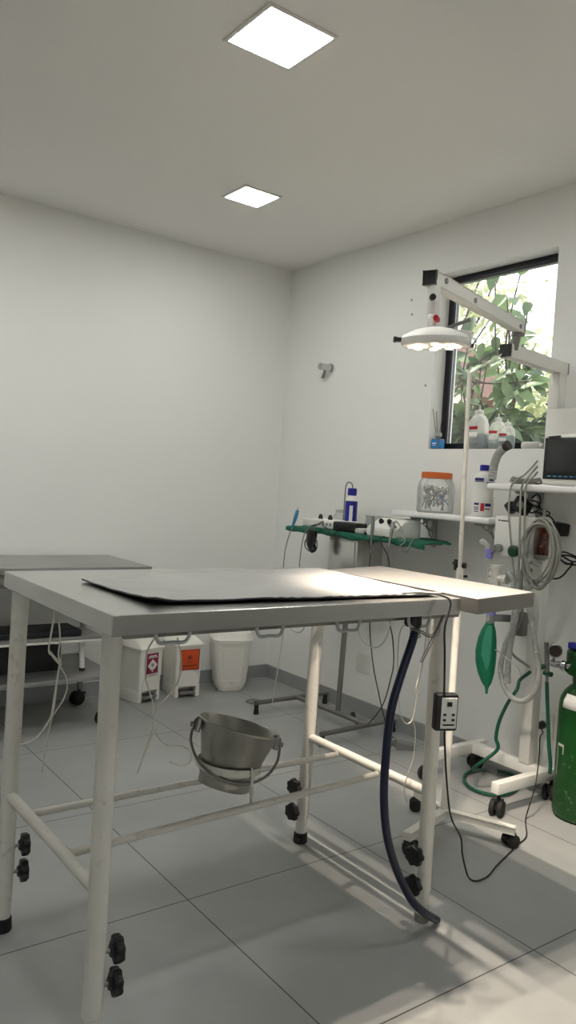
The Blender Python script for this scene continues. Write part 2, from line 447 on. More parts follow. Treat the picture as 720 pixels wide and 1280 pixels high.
# ================================================================== HEATING MAT
HM = thing('heating_mat', 'grey vinyl heating mat lying on the steel table with a black control cable', 'heating mat', (1.2, 1.75, .977))
c00, c10, c11, c01 = Vector((.768, 1.515)), Vector((1.615, 1.462)), Vector((1.672, 2.07)), Vector((.762, 1.905))
def mat_pt(u, v, dz):
    p = c00*(1-u)*(1-v)+c10*u*(1-v)+c11*u*v+c01*(1-u)*v
    if v > .5: p = p+Vector((0, .05*math.sin(PI*u)*(v-.5)))
    z = .9785+dz
    z += .006*math.exp(-((u)/.04)**2)*(math.exp(-((v)/.35)**2)+.5)       # curled left end
    z += .006*math.exp(-(v/.05)**2)*(.85+.15*math.sin(u*7))                   # near edge rides up
    z += .0008*math.exp(-(v/.10)**2)*math.sin(u*120+2*math.sin(u*31))*(1 if u > .35 else .2)*(1 if dz > .003 else .1)       # puckered hem
    z += .0012*math.sin(u*23+v*9)*math.sin(v*14+u*5)
    return (p.x, p.y, z)
def sheet(dz0, dz1, nu=150, nv=36, inset=0):
    b = MB(); G = []
    for dz in (dz0, dz1):
        G.append([[b.bm.verts.new(mat_pt(inset+(1-2*inset)*i/nu, inset+(1-2*inset)*j/nv, dz)) for j in range(nv+1)] for i in range(nu+1)])
    for g in G:
        for i in range(nu):
            for j in range(nv): b.bm.faces.new((g[i][j], g[i+1][j], g[i+1][j+1], g[i][j+1]))
    e = [(i, 0) for i in range(nu)]+[(nu, j) for j in range(nv)]+[(i, nv) for i in range(nu, 0, -1)]+[(0, j) for j in range(nv, 0, -1)]
    for k in range(len(e)):
        a, c = e[k], e[(k+1) % len(e)]
        b.bm.faces.new((G[0][a[0]][a[1]], G[0][c[0]][c[1]], G[1][c[0]][c[1]], G[1][a[0]][a[1]]))
    return b
obj('pad', sheet(.0035, .0055), 'mat', HM)
obj('backing', sheet(0, .0034, inset=.002), 'matu', HM, label='dark underside')
b = MB(); b.tube([(1.50, 1.50, .985), (1.535, 1.455, .992), (1.572, 1.42, .988), (1.586, 1.402, .97), (1.5651, 1.3980, 0.9065), (1.5726, 1.3980, 0.8314), (1.5807, 1.3980, 0.7194)], .0028, 8)
obj('cable', b, 'cableblk', HM)
b = MB(); ctl = Vector((1.586, 1.396, .682)); Rr = rotz(math.radians(-24))
b.box(ctl, (.062, .032, .098), Rr, .006)
cb = obj('controller', b, 'black', HM)
b = MB(); b.box(ctl+Rr@Vector((.004, -.0166, 0)), (.044, .0016, .082), Rr, .0005); obj('face_plate', b, 'paper', cb)
b = MB()
for u, v, s1, s2 in ((.0, .024, .014, .012), (-.012, -.004, .008, .006), (.012, -.004, .008, .006), (-.012, -.018, .008, .006), (.012, -.018, .008, .006), (0, -.031, .032, .004)):
    b.box(ctl+Rr@Vector((.004+u, -.0178, v)), (s1, .0012, s2), Rr)
obj('button', b, 'black', cb)
b = MB(); b.tube([(1.5912, 1.3980, 0.6450), (1.5972, 1.3980, 0.5858), (1.6669, 1.4400, 0.4458), (1.7626, 1.5000, 0.3202), (1.8958, 1.5700, 0.2037), (1.9697, 1.6200, 0.1128), (2.0571, 1.6701, 0.0120), (2.0447, 1.6416, 0.0035), (2.0577, 1.6224, 0.0035), (2.1149, 1.6265, 0.0035), (2.1942, 1.6573, 0.0035), (2.2681, 1.6820, 0.0035), (2.4020, 1.7267, 0.0035), (2.4948, 1.7577, 0.0035), (2.6221, 1.8566, 0.0035), (2.6541, 1.8600, 0.0730), (2.7128, 1.8850, 0.1282), (2.7577, 1.9100, 0.2180), (2.7540, 1.9100, 0.2947), (2.88, 1.985, .275), (2.945, 2.045, .274)], .0028, 8)
obj('cable', b, 'cableblk', HM)
b = MB(); b.lathe([(.006, -.012), (.012, 0), (.017, .012), (.017, .028), (.013, .03)], (2.943, 2.05, .276), (1, 0, .18), 14)
obj('plug', b, 'black', HM)

# ================================================================== BUCKET
BK = thing('bucket', 'dented stainless steel bucket tilted in the white ring under the table', 'bucket', tuple(bk_bot))
b = MB(); prof = [(.0735, 0), (.0745, .004), (.0755, .02), (.0758, .023), (.078, .026), (.079, .045), (.0792, .049), (.0835, .062), (.116, BH-.004), (.119, BH), (.1215, BH-.002), (.1205, BH-.006), (.1145, BH-.006), (.0815, .06), (.0765, .045), (.0735, .022), (.0715, .006)]
b.lathe(prof, bk_bot, ax, 48)
obj('body', b, 'bucket', BK)
b = MB()
hd = Vector((1, -.42, 0)); hd = (hd-ax*hd.dot(ax)).normalized(); hy = ax.cross(hd)
lug = bk_bot+ax*(BH*.84)
for q in (-1, 1):
    c = lug+hd*q*.117
    e = MB(); e.bar(c-ax*.014, c+ax*.018, .022, .008, .003, up=hd); e.cyl(c+hd*q*-.004, c+hd*q*.022, .0075, seg=12)
    obj('handle_lug', e, 'steel2', BK)
pts = []
for i in range(17):
    a = PI*i/16
    rr2 = .134
    p = lug+hd*(rr2*math.cos(a))
    # the bail has dropped towards the near side
    dn = (-hy if hy.y > 0 else hy)
    p = p+dn*(.085*math.sin(a))-ax*(.115*math.sin(a)**.8)
    pts.append(p)
pts = [lug+hd*.122+ax*.012, lug+hd*.128+ax*.012]+pts[1:-1]+[lug-hd*.128+ax*.012, lug-hd*.122+ax*.012]
b.tube(pts, .0042, 8, 4); obj('handle', b, 'steel2', BK)

# ================================================================== DRAIN HOSE
DH = thing('drain_hose', 'thick dark navy hose hanging from under the table end to the floor', 'hose', (1.75, 1.5, 0))
b = MB(); b.tube([(1.553, 1.49, .893), (1.5336, 1.4800, 0.8606), (1.4998, 1.4800, 0.7722), (1.4702, 1.4800, 0.6762), (1.4619, 1.4800, 0.5440), (1.4659, 1.4800, 0.4355), (1.4868, 1.4800, 0.3335), (1.5285, 1.4800, 0.2361), (1.5894, 1.4800, 0.1402), (1.6475, 1.4820, 0.0826), (1.7487, 1.5152, 0.0125)], .0115, 14, 10)
obj('tube', b, 'navy', DH)
b = MB()
for i in range(5):
    o = Vector((1.549, 1.487, .872+i*.005)); 
    b.tube([o+Vector((.0145*math.cos(a), .0145*math.sin(a), .004*math.sin(a+i*2))) for a in [2*PI*k/12 for k in range(12)]], .0016, 6, 3, closed=True)
b.tube([(1.56, 1.475, .885), (1.59, 1.475, .872), (1.63, 1.49, .875), (1.66, 1.5, .89), (1.63, 1.48, .868), (1.585, 1.47, .868), (1.56, 1.475, .878)], .0018, 6, 6)
obj('wire_binding', b, 'steel2', DH)
b = MB(); b.tube([(1.64, 1.47, .93), (1.60, 1.46, .88), (1.545, 1.455, .805)], .0042, 8, 4); obj('tie_rod', b, 'steel2', DH)

# ================================================================== TIE CORDS
def cord(pts, r, label, loc, m='cablewhite'):
    b = MB(); b.tube(pts, r, 6, 8); o = obj('tie_cord', b, m, None, loc)
    return tag(o, label, 'cord', 'white tie cords hanging under the table')
cord([(0.6952, 1.9000, 0.9100), (0.6931, 1.9000, 0.8739), (0.6864, 1.9000, 0.8101), (0.6975, 1.9000, 0.7931), (0.7189, 1.9000, 0.7752), (0.7172, 1.9000, 0.7693), (0.6998, 1.9000, 0.7889), (0.6865, 1.9000, 0.8081), (0.7060, 1.9000, 0.7864), (0.7170, 1.9000, 0.7733), (0.7116, 1.9000, 0.7961), (0.7138, 1.9000, 0.8324), (0.7095, 1.9000, 0.8731), (0.7077, 1.9000, 0.9054)], .0022, 'knotted white cord loop hanging under the left end of the table', (.7, 1.9, .93))
cord([(0.7151, 1.9000, 0.7694), (0.7333, 1.9000, 0.7393), (0.7392, 1.9000, 0.7081), (0.7305, 1.9000, 0.6783), (0.7114, 1.9000, 0.6499), (0.6942, 1.9000, 0.6277), (0.6718, 1.9000, 0.5944), (0.6486, 1.9000, 0.5816), (0.6290, 1.9000, 0.5804), (0.6368, 1.9000, 0.5813), (0.6659, 1.9000, 0.5911), (0.6981, 1.9000, 0.6313), (0.7071, 1.9000, 0.6911), (0.7153, 1.9000, 0.7674), (0.7082, 1.9000, 0.6706), (0.6992, 1.9000, 0.6108), (0.6902, 1.9000, 0.5513), (0.6847, 1.9000, 0.5014)], .0019, 'thin white cord ends trailing below the knotted loop on the left', (.7, 1.9, .7))
cord([(0.8774, 1.7000, 0.8705), (0.8563, 1.7000, 0.8329), (0.8557, 1.7000, 0.7745), (0.8714, 1.7000, 0.7279), (0.8818, 1.7000, 0.6992), (0.8788, 1.7000, 0.6779), (0.8989, 1.7000, 0.7012), (0.9320, 1.7000, 0.7334), (0.9500, 1.7000, 0.7657), (0.9489, 1.7000, 0.8159), (0.9369, 1.7000, 0.8628)], .002, 'white cord looped twice below the tie loop above the pedal bins', (.85, 1.7, .93))
cord([(0.8803, 1.7000, 0.6876), (0.8862, 1.7000, 0.6632), (0.8741, 1.7000, 0.6155), (0.8490, 1.7000, 0.5407), (0.8564, 1.7000, 0.5591), (0.8800, 1.7000, 0.6245), (0.8840, 1.7000, 0.6635), (0.8950, 1.7000, 0.6264), (0.9232, 1.7000, 0.5965), (0.9639, 1.7000, 0.5885), (0.9926, 1.7000, 0.5679), (0.9921, 1.7000, 0.5414), (0.9627, 1.7000, 0.5380), (0.9348, 1.7000, 0.5525)], .0017, 'faint white cord tail curling in front of the bucket side floor', (.85, 1.7, .7))
cord([(1.6014, 2.1600, 0.7958), (1.6002, 2.1600, 0.7235), (1.5895, 2.1600, 0.6408), (1.5835, 2.1600, 0.5857), (1.5728, 2.1600, 0.5033)], .002, 'straight white cord dropping in front of the far room corner', (1.62, 2.16, .93))
cord([(1.6566, 1.6200, 0.8820), (1.6236, 1.6200, 0.8509), (1.6215, 1.6200, 0.7688), (1.6325, 1.6200, 0.6854), (1.6457, 1.6200, 0.6128), (1.6721, 1.6200, 0.5761), (1.6982, 1.6200, 0.5824), (1.7072, 1.6200, 0.6295), (1.7059, 1.6200, 0.6778), (1.7206, 1.6200, 0.7367), (1.7399, 1.6200, 0.7835), (1.7468, 1.6200, 0.8193), (1.7351, 1.6200, 0.8684), (1.7340, 1.6200, 0.8443), (1.7263, 1.6200, 0.7483), (1.7116, 1.6200, 0.6531), (1.7050, 1.6200, 0.5815), (1.7153, 1.6200, 0.5439), (1.7155, 1.6200, 0.4712), (1.6940, 1.6200, 0.4141), (1.6851, 1.6200, 0.3674), (1.7021, 1.6200, 0.3279)], .0017, 'thin white cord looping beside the navy hose', (1.65, 1.62, .93))

# ================================================================== IV POLE
IV = thing('iv_pole', 'tall thin white drip stand on a chipped castor base', 'drip stand', (2.255, 1.955, 0))
hub = Vector((2.255, 1.955, .068))
b = MB(); b.cyl(hub-Vector((0, 0, .02)), (2.258, 1.962, .99), .0135, seg=16); obj('lower_tube', b, 'cream', IV)
b = MB(); b.cyl((2.258, 1.962, .93), (2.2600, 1.9838, 1.7198), .0085, seg=14); obj('upper_tube', b, 'cream', IV)
b = MB(); kp = Vector((2.2600, 1.9773, 1.0005))
b.cyl(kp-Vector((0, 0, .02)), kp+Vector((0, 0, .02)), .014, seg=16).cyl(kp, kp+Vector((.012, -.03, 0)), .011, seg=10).cyl(kp+Vector((-.02, .0, .008)), kp, .008, seg=8)
b.cyl(kp-Vector((-.004, .0, .042)), kp+Vector((.035, -.02, -.042)), .005, seg=8)
obj('height_clamp', b, 'black', IV)
b = MB(); tp = Vector((2.2600, 1.9832, 1.7138))
b.tube([tp, Vector((2.2500, 1.9130, 1.7389)), Vector((2.2450, 1.8423, 1.7633)), Vector((2.2450, 1.8290, 1.7734))], .0025, 6, 4)
b.lathe([(.0085, 0), (.0105, .002), (.0105, .012), (.004, .016)], tp-Vector((0, 0, .006)), (0, 0, 1), 14)
obj('bag_hook', b, 'cream', IV)
for a, ln in ((-64, .262), (-164, .285), (75, .20)):
    d = Vector((math.cos(math.radians(a)), math.sin(math.radians(a)), 0))
    b = MB(); b.bar(hub, hub+d*ln-Vector((0, 0, .002)), .026, .026, .003)
    o = obj('base_arm', b, 'cream', IV)
    q = hub+d*(ln-.022)
    caster(o, q.x, q.y, .056, math.radians(a+60), .024)

# ================================================================== WHITE BINS
def pedal_bin(name, c, yaw, w, d, h, lab):
    R = rotz(yaw); c = Vector(c)
    t = thing(name, lab, 'bin', tuple(c), 'white pedal bins')
    def W(u, v, z): return c+R@Vector((u, v, z))
    def sec(z, w0, d0, fr=.014, yo=0):
        hw, y0, y1 = w0/2, -d0/2+yo, d0/2
        P = []
        for cx, cy, s0 in ((hw-fr, y0+fr, -90), (hw-fr, y1-fr, 0), (-hw+fr, y1-fr, 90), (-hw+fr, y0+fr, 180)):
            for k in range(5):
                a = math.radians(s0+22.5*k); P.append(W(cx+fr*math.cos(a), cy+fr*math.sin(a), z))
        return P
    b = MB()
    # body above the pedal opening, then two side feet
    b.loft([sec(.07, w*.93, d*.92), sec(h*.84, w, d), sec(h*.85, w*1.0, d)])
    for q in (-1, 1): b.box(W(q*w*.39, 0, .036), (w*.15, d*.9, .072), R, .004)
    b.box(W(0, d*.2, .036), (w*.8, d*.5, .072), R, .004)
    obj('body', b, 'bin', t)
    b = MB()                                          # arched recess surround and foot pedal
    arch = [(-.36*w, .0), (.36*w, .0), (.36*w, .04)]+[(.36*w*math.cos(a), .04+.062*math.sin(a)) for a in [PI*k/14 for k in range(1, 14)]]+[(-.36*w, .04)]
    b.prism(arch, .006, W(0, -d*.468, .065), R@Vector((1, 0, 0)), (0, 0, 1), R@Vector((0, -1, 0)))
    b.tube([W(u, -d*.468-.006, .065+v) for u, v in arch[1:-1]], .0028, 6, 2, smooth=False)
    obj('arch_recess', b, 'bin', t)
    b = MB(); b.box(W(0, -d*.40, .028), (w*.55, d*.25, .016), R, .004); obj('pedal', b, 'grey', t)
    b = MB(); b.loft([sec(h*.85, w*1.05, d*1.06), sec(h*.89, w*1.07, d*1.08), sec(h*.91, w*1.03, d*1.03), sec(h*.985, w*.8, d*.66, yo=.02), sec(h, w*.7, d*.55, yo=.025)])
    obj('lid', b, 'bin', t)
    return t, R, W
# -- magenta label bin
t, R, W = pedal_bin('pedal_bin', (1.985, 4.025, 0), math.radians(17), .172, .20, .345, 'white pedal bin with a magenta hazard label, leftmost in the row')
def label_frame(t, W, R, y, z, w, h, m, tilt=.0):
    b = MB(); b.box(W(0, y, z), (w, .0016, h), R, .0004); return obj('label', b, m, t)
L = label_frame(t, W, R, -.103, .212, .086, .128, 'magenta')
X_, Y_, Z_ = R@Vector((1, 0, 0)), Vector((0, 0, 1)), R@Vector((0, -1, 0))
def flat(poly, W0, h=.0008): return MB().prism(poly, h, W0, X_, Y_, Z_)
b = flat([(0, -.036), (.036, 0), (0, .036), (-.036, 0)], W(0, -.1039, .208))
for zz, hh, ww in ((.262, .006, .06), (.2535, .004, .07), (.156, .012, .078)): b.box(W(0, -.1043, zz), (ww, .0008, hh), R)
obj('print', b, 'paper', L, label='white diamond and text bands')
def hazard(W, y, z, s, par, m):
    b = MB()
    for k in range(3):
        a = PI/2+k*2*PI/3
        cx, cz = .42*s*math.cos(a), .42*s*math.sin(a)
        pts = [W(cx+.36*s*math.cos(q), y, z+cz+.36*s*math.sin(q)) for q in [a+math.radians(38+i*(284/12)) for i in range(13)]]
        b.tube(pts, .075*s, 6, 2)
    b.tube([W(.3*s*math.cos(q), y, z+.3*s*math.sin(q)) for q in [2*PI*i/14 for i in range(14)]], .04*s, 6, 2, closed=True)
    obj('hazard_symbol', b, m, par)
hazard(W, -.1045, .211, .019, L, 'dink')
for u_, v_, s1, s2 in ((0, .184, .022, .003), (0, .1555, .05, .003), (-.036, .18, .006, .026), (.036, .18, .006, .026)): obj('print', MB().box(W(u_, -.1045, v_), (s1, .0008, s2), R), 'dink', L)
# -- orange label bin
t, R, W = pedal_bin('pedal_bin', (2.258, 4.025, 0), math.radians(-4), .168, .20, .345, 'white pedal bin with an orange hazard label, middle of the row')
L = label_frame(t, W, R, -.1025, .222, .122, .12, 'olabel')
X_, Z_ = R@Vector((1, 0, 0)), R@Vector((0, -1, 0))
hazard(W, -.1038, .235, .021, L, 'dink')
b = MB(); b.box(W(0, -.1038, .187), (.088, .0008, .005), R); b.box(W(0, -.1038, .206), (.03, .0008, .003), R)
for q in (-1, 1): b.box(W(q*.058, -.1036, .222), (.0025, .0008, .114), R); b.box(W(0, -.1036, .222+q*.056), (.116, .0008, .0025), R)
obj('print', b, 'dink', L)
b = MB(); b.box(W(.03, .02, .3455), (.07, .05, .002), R, .0006); obj('lid_sticker', b, 'red', t)
# -- plain tapered bin
c = Vector((2.575, 4.0, 0)); R = rotz(math.radians(-20)); W = lambda u, v, z: c+R@Vector((u, v, z))
t = thing('waste_bin', 'plain white tapered bin with a domed lid, rightmost in the row', 'bin', tuple(c), 'white pedal bins')
def rsec(z, w0, d0, fr):
    P = []
    for cx, cy, s0 in ((w0/2-fr, -d0/2+fr, -90), (w0/2-fr, d0/2-fr, 0), (-w0/2+fr, d0/2-fr, 90), (-w0/2+fr, -d0/2+fr, 180)):
        for k in range(6):
            a = math.radians(s0+18*k); P.append(W(cx+fr*math.cos(a), cy+fr*math.sin(a), z))
    return P
b = MB(); b.loft([rsec(0, .135, .12, .03), rsec(.012, .155, .14, .035), rsec(.05, .19, .165, .04), rsec(.30, .232, .205, .05), rsec(.302, .228, .2, .05)])
obj('body', b, 'bin', t)
b = MB(); b.loft([rsec(.298, .246, .218, .055), rsec(.318, .252, .224, .055), rsec(.324, .245, .216, .055), rsec(.36, .225, .19, .05), rsec(.385, .17, .13, .045)])
obj('lid', b, 'bin', t)
b = MB()
def panel(z, w0): return -( .165+(.205-.165)*(z-.05)/.25)/2
out = [(-.055, .07), (.055, .07), (.068, .25), (.055, .268), (-.055, .268), (-.068, .25)]
pts = [W(u, panel(v, 0)-.001, v) for u, v in out]
b.tube(pts, .0028, 6, 2, smooth=False, closed=True)
obj('front_panel', b, 'bin', t)
b = MB(); b.box(W(0, panel(.07, 0)-.002, .058), (.014, .004, .006), R, .001); obj('catch', b, 'lgrey', t)
# floor drain
b = MB(); b.lathe([(.052, 0), (.052, .003), (.044, .004), (.04, .0025), (.01, .0025)], (2.566, 3.70, 0), (0, 0, 1), 30); 
tag(obj('floor_drain', b, 'steel2', None, (2.566, 3.70, 0)), 'round metal floor drain cover near the far corner', 'drain')

# ================================================================== STEEL TROLLEY AT THE BACK WALL
TR = thing('steel_trolley', 'dull steel trolley table with a lower shelf against the back wall', 'trolley', (1.1, 3.87, 0))
b = MB(); b.bb((.40, 3.60, .776), (1.815, 4.15, .806), .004); obj('tabletop', b, 'steeld', TR)
b = MB(); b.bb((.44, 3.60, .246), (1.655, 4.12, .266), .003); obj('lower_shelf', b, 'steeld', TR)
for x, y in ((.50, 3.68), (.50, 4.05), (1.63, 3.66), (1.645, 4.05)):
    b = MB(); b.cyl((x, y, .085), (x, y, .777), .0145, seg=14)
    o = obj('leg', b, 'steel2', TR)
    caster(o, x, y, .085, math.radians(200), .036)
b = MB(); b.bb((.5, 3.672, .70), (1.7, 3.688, .715)).bb((.5, 4.04, .70), (1.7, 4.056, .715)); obj('under_rail', b, 'steel2', TR)
# low white-legged stand kept on the trolley shelf
ST = thing('low_stand', 'low stand with grey top and white legs stored on the trolley shelf', 'stand', (1.25, 3.80, .266))
b = MB(); b.bb((.80, 3.68, .435), (1.60, 3.92, .452), .003); obj('platform', b, 'steeld', ST)
b = MB(); b.bb((.80, 3.676, .424), (1.602, 3.688, .435), .002).bb((.80, 3.912, .424), (1.602, 3.924, .435), .002); obj('edge_rail', b, 'whitep', ST)
for x, y in ((.9, 3.70), (1.515, 3.74), (.9, 3.89), (1.45, 3.89)):
    b = MB(); b.cyl((x+.012, y, .276), (x, y, .43), .0135, seg=14); o = obj('leg', b, 'white', ST)
    obj('foot', MB().cyl((x+.012, y, .2665), (x+.012, y, .28), .0145, seg=14), 'blackr', o)
b = MB(); c0 = Vector((1.3702, 3.7000, 0.4341))
b.lathe([(.011, -.006), (.016, -.006), (.016, .006), (.011, .006)], c0, (0, 1, 0), 18, cap0=False, cap1=False); obj('eyelet', b, 'whitep', ST)
b = MB(); b.bb((.85, 3.70, .452), (1.50, 3.90, .482), .006); tag(obj('storage_tray', b, 'matu', None, (1.15, 3.8, .452)), 'long black tray lying on the low white-legged stand', 'tray')
b = MB(); b.bb((.93, 3.78, .266), (1.43, 3.88, .415), .008); tag(obj('shade_block', b, 'black', None, (1.18, 3.8, .266)), 'black block on the trolley shelf put in for the shadow underneath the low stand', 'box')  # black block put in for the shadow and back panel below the stand

# ================================================================== INSTRUMENT STAND WITH GREEN CLOTH
DS = thing('instrument_stand', 'steel stand with an H-shaped tube base carrying the green covered tray', 'stand', (2.73, 3.19, 0))
b = MB()
b.tube([(2.43, 3.49, .062), (2.945, 3.50, .062)], .013, 12, 2, False)
b.tube([(2.42, 2.905, .062), (2.945, 2.93, .062)], .013, 12, 2, False)
b.tube([(2.715, 3.495, .062), (2.74, 2.92, .062)], .013, 12, 2, False)
obj('base_frame', b, 'steel2', DS)
for x, y in ((2.437, 3.49), (2.93, 3.50), (2.43, 2.906), (2.93, 2.93)):
    b = MB(); b.lathe([(.014, 0), (.016, .004), (.012, .03), (.013, .05)], (x, y, 0), (0, 0, 1), 14); obj('rubber_foot', b, 'blackr', DS)
b = MB(); b.cyl((2.741, 3.16, .065), (2.76, 3.155, 1.0), .0145, seg=14); obj('post', b, 'steel2', DS)
b = MB(); b.bb((2.675, 3.01, .70), (2.85, 3.245, 1.012), .006).bb((2.669, 3.03, .72), (2.676, 3.225, .99), .002)
obj('housing', b, 'steel', DS)
b = MB(); b.bb((2.635, 2.66, 1.012), (2.92, 3.56, 1.028), .004); obj('tray', b, 'steel2', DS)
# cloth
b = MB(); nu, nv = 110, 34; G = []
x0, x1, y0, y1 = 2.625, 2.93, 2.495, 3.575
for i in range(nu+1):
    row = []
    for j in range(nv+1):
        u = i/nu; v = j/nv; y = y0+(y1-y0)*u
        hem = .024+.004*math.sin(u*17)+.003*math.sin(u*41+1)
        xe = x1-.13*max(0, 1-u/.16)
        s_ = v*(xe-x0+hem)-hem
        z = 1.0335+.0016*math.sin(u*37+v*5)+.0014*math.sin(v*19+u*11)
        if s_ < 0: x = x0-.004-.004*math.sin(u*60)-.003*math.sin(u*23); z = z+s_
        else: x = x0+s_
        if u < .004 or u > .996: z -= .003
        row.append(b.bm.verts.new((x, y, z)))
    G.append(row)
for i in range(nu):
    for j in range(nv): b.bm.faces.new((G[i][j], G[i+1][j], G[i+1][j+1], G[i][j+1]))
cl = obj('drape_cloth', b, 'drape', None, (2.78, 3.03, 1.03), ang=80)
tag(cl, 'dark green surgical cloth covering the instrument stand tray', 'cloth')
md = cl.modifiers.new('thick', 'SOLIDIFY'); md.thickness = .003; md.offset = 1
CT = 1.0385
# white unit with two black knobs
t = thing('scaler_unit', 'low white device with two black knobs on the left of the green cloth', 'device', (2.76, 3.35, CT))
b = MB(); b.bb((2.68, 3.20, CT), (2.85, 3.50, CT+.05), .01, 3); obj('casing', b, 'whitep', t)
for y in (3.40, 3.315): obj('knob', MB().lathe([(.013, 0), (.013, .012), (.008, .024), (.007, .026)], (2.73, y, CT+.05), (0, 0, 1), 14), 'black', t)
b = MB()
for k in range(3): b.box((2.679, 3.25+k*.03, CT+.026), (.003, .014, .014), None, .001)
obj('socket', b, 'grey', t)
# black box
t = thing('black_power_unit', 'small black box on the front edge of the green cloth', 'device', (2.68, 3.09, CT))
b = MB(); b.bb((2.645, 3.005, CT), (2.73, 3.19, CT+.05), .009, 3); obj('casing', b, 'black', t)
b = MB(); b.bb((2.642, 3.03, CT+.012), (2.646, 3.16, CT+.036), .001); obj('face', b, 'grey' if False else 'blackr', t)
t = thing('black_charger', 'flat black charger lying in front of the white control unit', 'device', (2.66, 2.965, CT))
b = MB(); b.bb((2.64, 2.925, CT), (2.70, 2.995, CT+.014), .004); obj('casing', b, 'black', t)
b = MB(); b.bb((2.655, 2.935, CT+.014), (2.69, 2.985, CT+.016), .0008); obj('face', b, 'blackr', t)
# blue irrigation bottle
p = (2.82, 3.25); t = thing('irrigation_bottle', 'dark blue and white bottle with a looped hose on the green cloth', 'bottle', (*p, CT))
b = MB(); b.lathe([(.030, 0), (.033, .004), (.033, .165), (.027, .178), (.021, .184), (.021, .192)], (*p, CT), (0, 0, 1), 28); obj('body', b, 'paper', t)
b = MB()
R0 = .0338
def arcband(b, a0, a1, z0, z1, r=R0, n=10):
    o_ = []; i_ = []
    for k in range(n+1):
        a = a0+(a1-a0)*k/n
        o_.append((b.bm.verts.new((p[0]+r*math.cos(a), p[1]+r*math.sin(a), z0)), b.bm.verts.new((p[0]+r*math.cos(a), p[1]+r*math.sin(a), z1))))
    for k in range(n): b.bm.faces.new((o_[k][0], o_[k+1][0], o_[k+1][1], o_[k][1]))
va = math.atan2(-3.2, -2.8)
arcband(b, va-1.5, va-.28, CT+.03, CT+.16); arcband(b, va+.28, va+1.5, CT+.03, CT+.16); arcband(b, va-.3, va+.3, CT+.135, CT+.16)
obj('print', b, 'blue', t, label='blue arch print')
b = MB(); b.lathe([(.023, .19), (.025, .193), (.025, .226), (.022, .23)], (*p, CT), (0, 0, 1), 24); obj('cap', b, 'blue', t)
b = MB(); b.tube([(p[0], p[1], CT+.228), (p[0], p[1]+.004, CT+.25), (p[0]-.01, p[1]+.022, CT+.262), (p[0]-.012, p[1]+.042, CT+.24), (p[0]-.012, p[1]+.045, CT+.17), (p[0]-.012, p[1]+.05, CT+.05), (p[0]-.04, p[1]+.06, CT+.006)], .0038, 8)
obj('hose', b, 'grey', t)
# glass jars
for i, (x, y, hh, m, lab) in enumerate(((2.89, 3.42, .10, 'jar', 'small clear glass jar with grey rim behind the white device'), (2.885, 3.325, .085, 'jar', 'small clear glass jar with yellow label behind the white device'))):
    t = thing('glass_jar', lab, 'jar', (x, y, CT), 'small glass jars on the green cloth')
    b = MB(); b.lathe([(.033, 0), (.036, .005), (.036, hh*.7), (.026, hh*.86), (.026, hh), (.024, hh), (.024, hh*.86), (.033, hh*.7), (.033, .006)], (x, y, CT), (0, 0, 1), 24); obj('body', b, m, t)
    b = MB(); b.lathe([(.028, hh-.012), (.0285, hh-.012), (.0285, hh+.004), (.006, hh+.006)], (x, y, CT), (0, 0, 1), 24); obj('lid', b, 'lgrey', t)
    if i: b = MB(); b.lathe([(.0366, .05-.012), (.0366, .05+.014)], (x, y, CT), (0, 0, 1), 24, cap0=False, cap1=False); obj('label', b, 'yellow', t)
# clear acrylic box
t = thing('clear_box', 'clear plastic box at the back of the green cloth', 'box', (2.87, 2.99, CT))
b = MB()
b.bb((2.83, 2.83, CT), (2.92, 3.14, CT+.004)).bb((2.83, 2.83, CT+.004), (2.833, 3.14, CT+.085)).bb((2.917, 2.83, CT+.004), (2.92, 3.14, CT+.085)).bb((2.833, 2.83, CT+.004), (2.917, 2.833, CT+.085)).bb((2.833, 3.137, CT+.004), (2.917, 3.14, CT+.085))
obj('walls', b, 'clear', t)
b = MB(); b.tube([(2.829, 2.829, CT+.087), (2.921, 2.829, CT+.087), (2.921, 3.141, CT+.087), (2.829, 3.141, CT+.087)], .0025, 6, 2, False, True); obj('rim', b, 'milky', t)
# white control unit with slanted front
t = thing('control_unit', 'white electrosurgical control box with two black knobs and sloping front', 'device', (2.73, 2.82, CT))
b = MB(); prof = [(2.635, 0), (2.81, 0), (2.81, .088), (2.715, .088), (2.66, .045), (2.635, .038)]
b.prism([(x-2.635, z) for x, z in prof], .21, (2.635, 2.705, CT), (1, 0, 0), (0, 0, 1), (0, 1, 0)); 
bmesh.ops.bevel(b.bm, geom=list(b.bm.edges), offset=.006, segments=2, affect='EDGES'); obj('casing', b, 'whitep', t)
b = MB(); b.bb((2.634, 2.93, CT), (2.74, 3.0, CT+.028), .008); obj('side_module', b, 'lgrey', t)
for y in (2.86, 2.80): obj('knob', MB().lathe([(.013, 0), (.013, .012), (.008, .022)], (2.69, y, CT+.067), (-.6, 0, .8), 14), 'black', t)
b = MB(); b.box((2.664, 2.755, CT+.055), (.004, .05, .02), Matrix.Rotation(-.9, 3, 'Y'), .001); obj('display', b, 'grey', t)

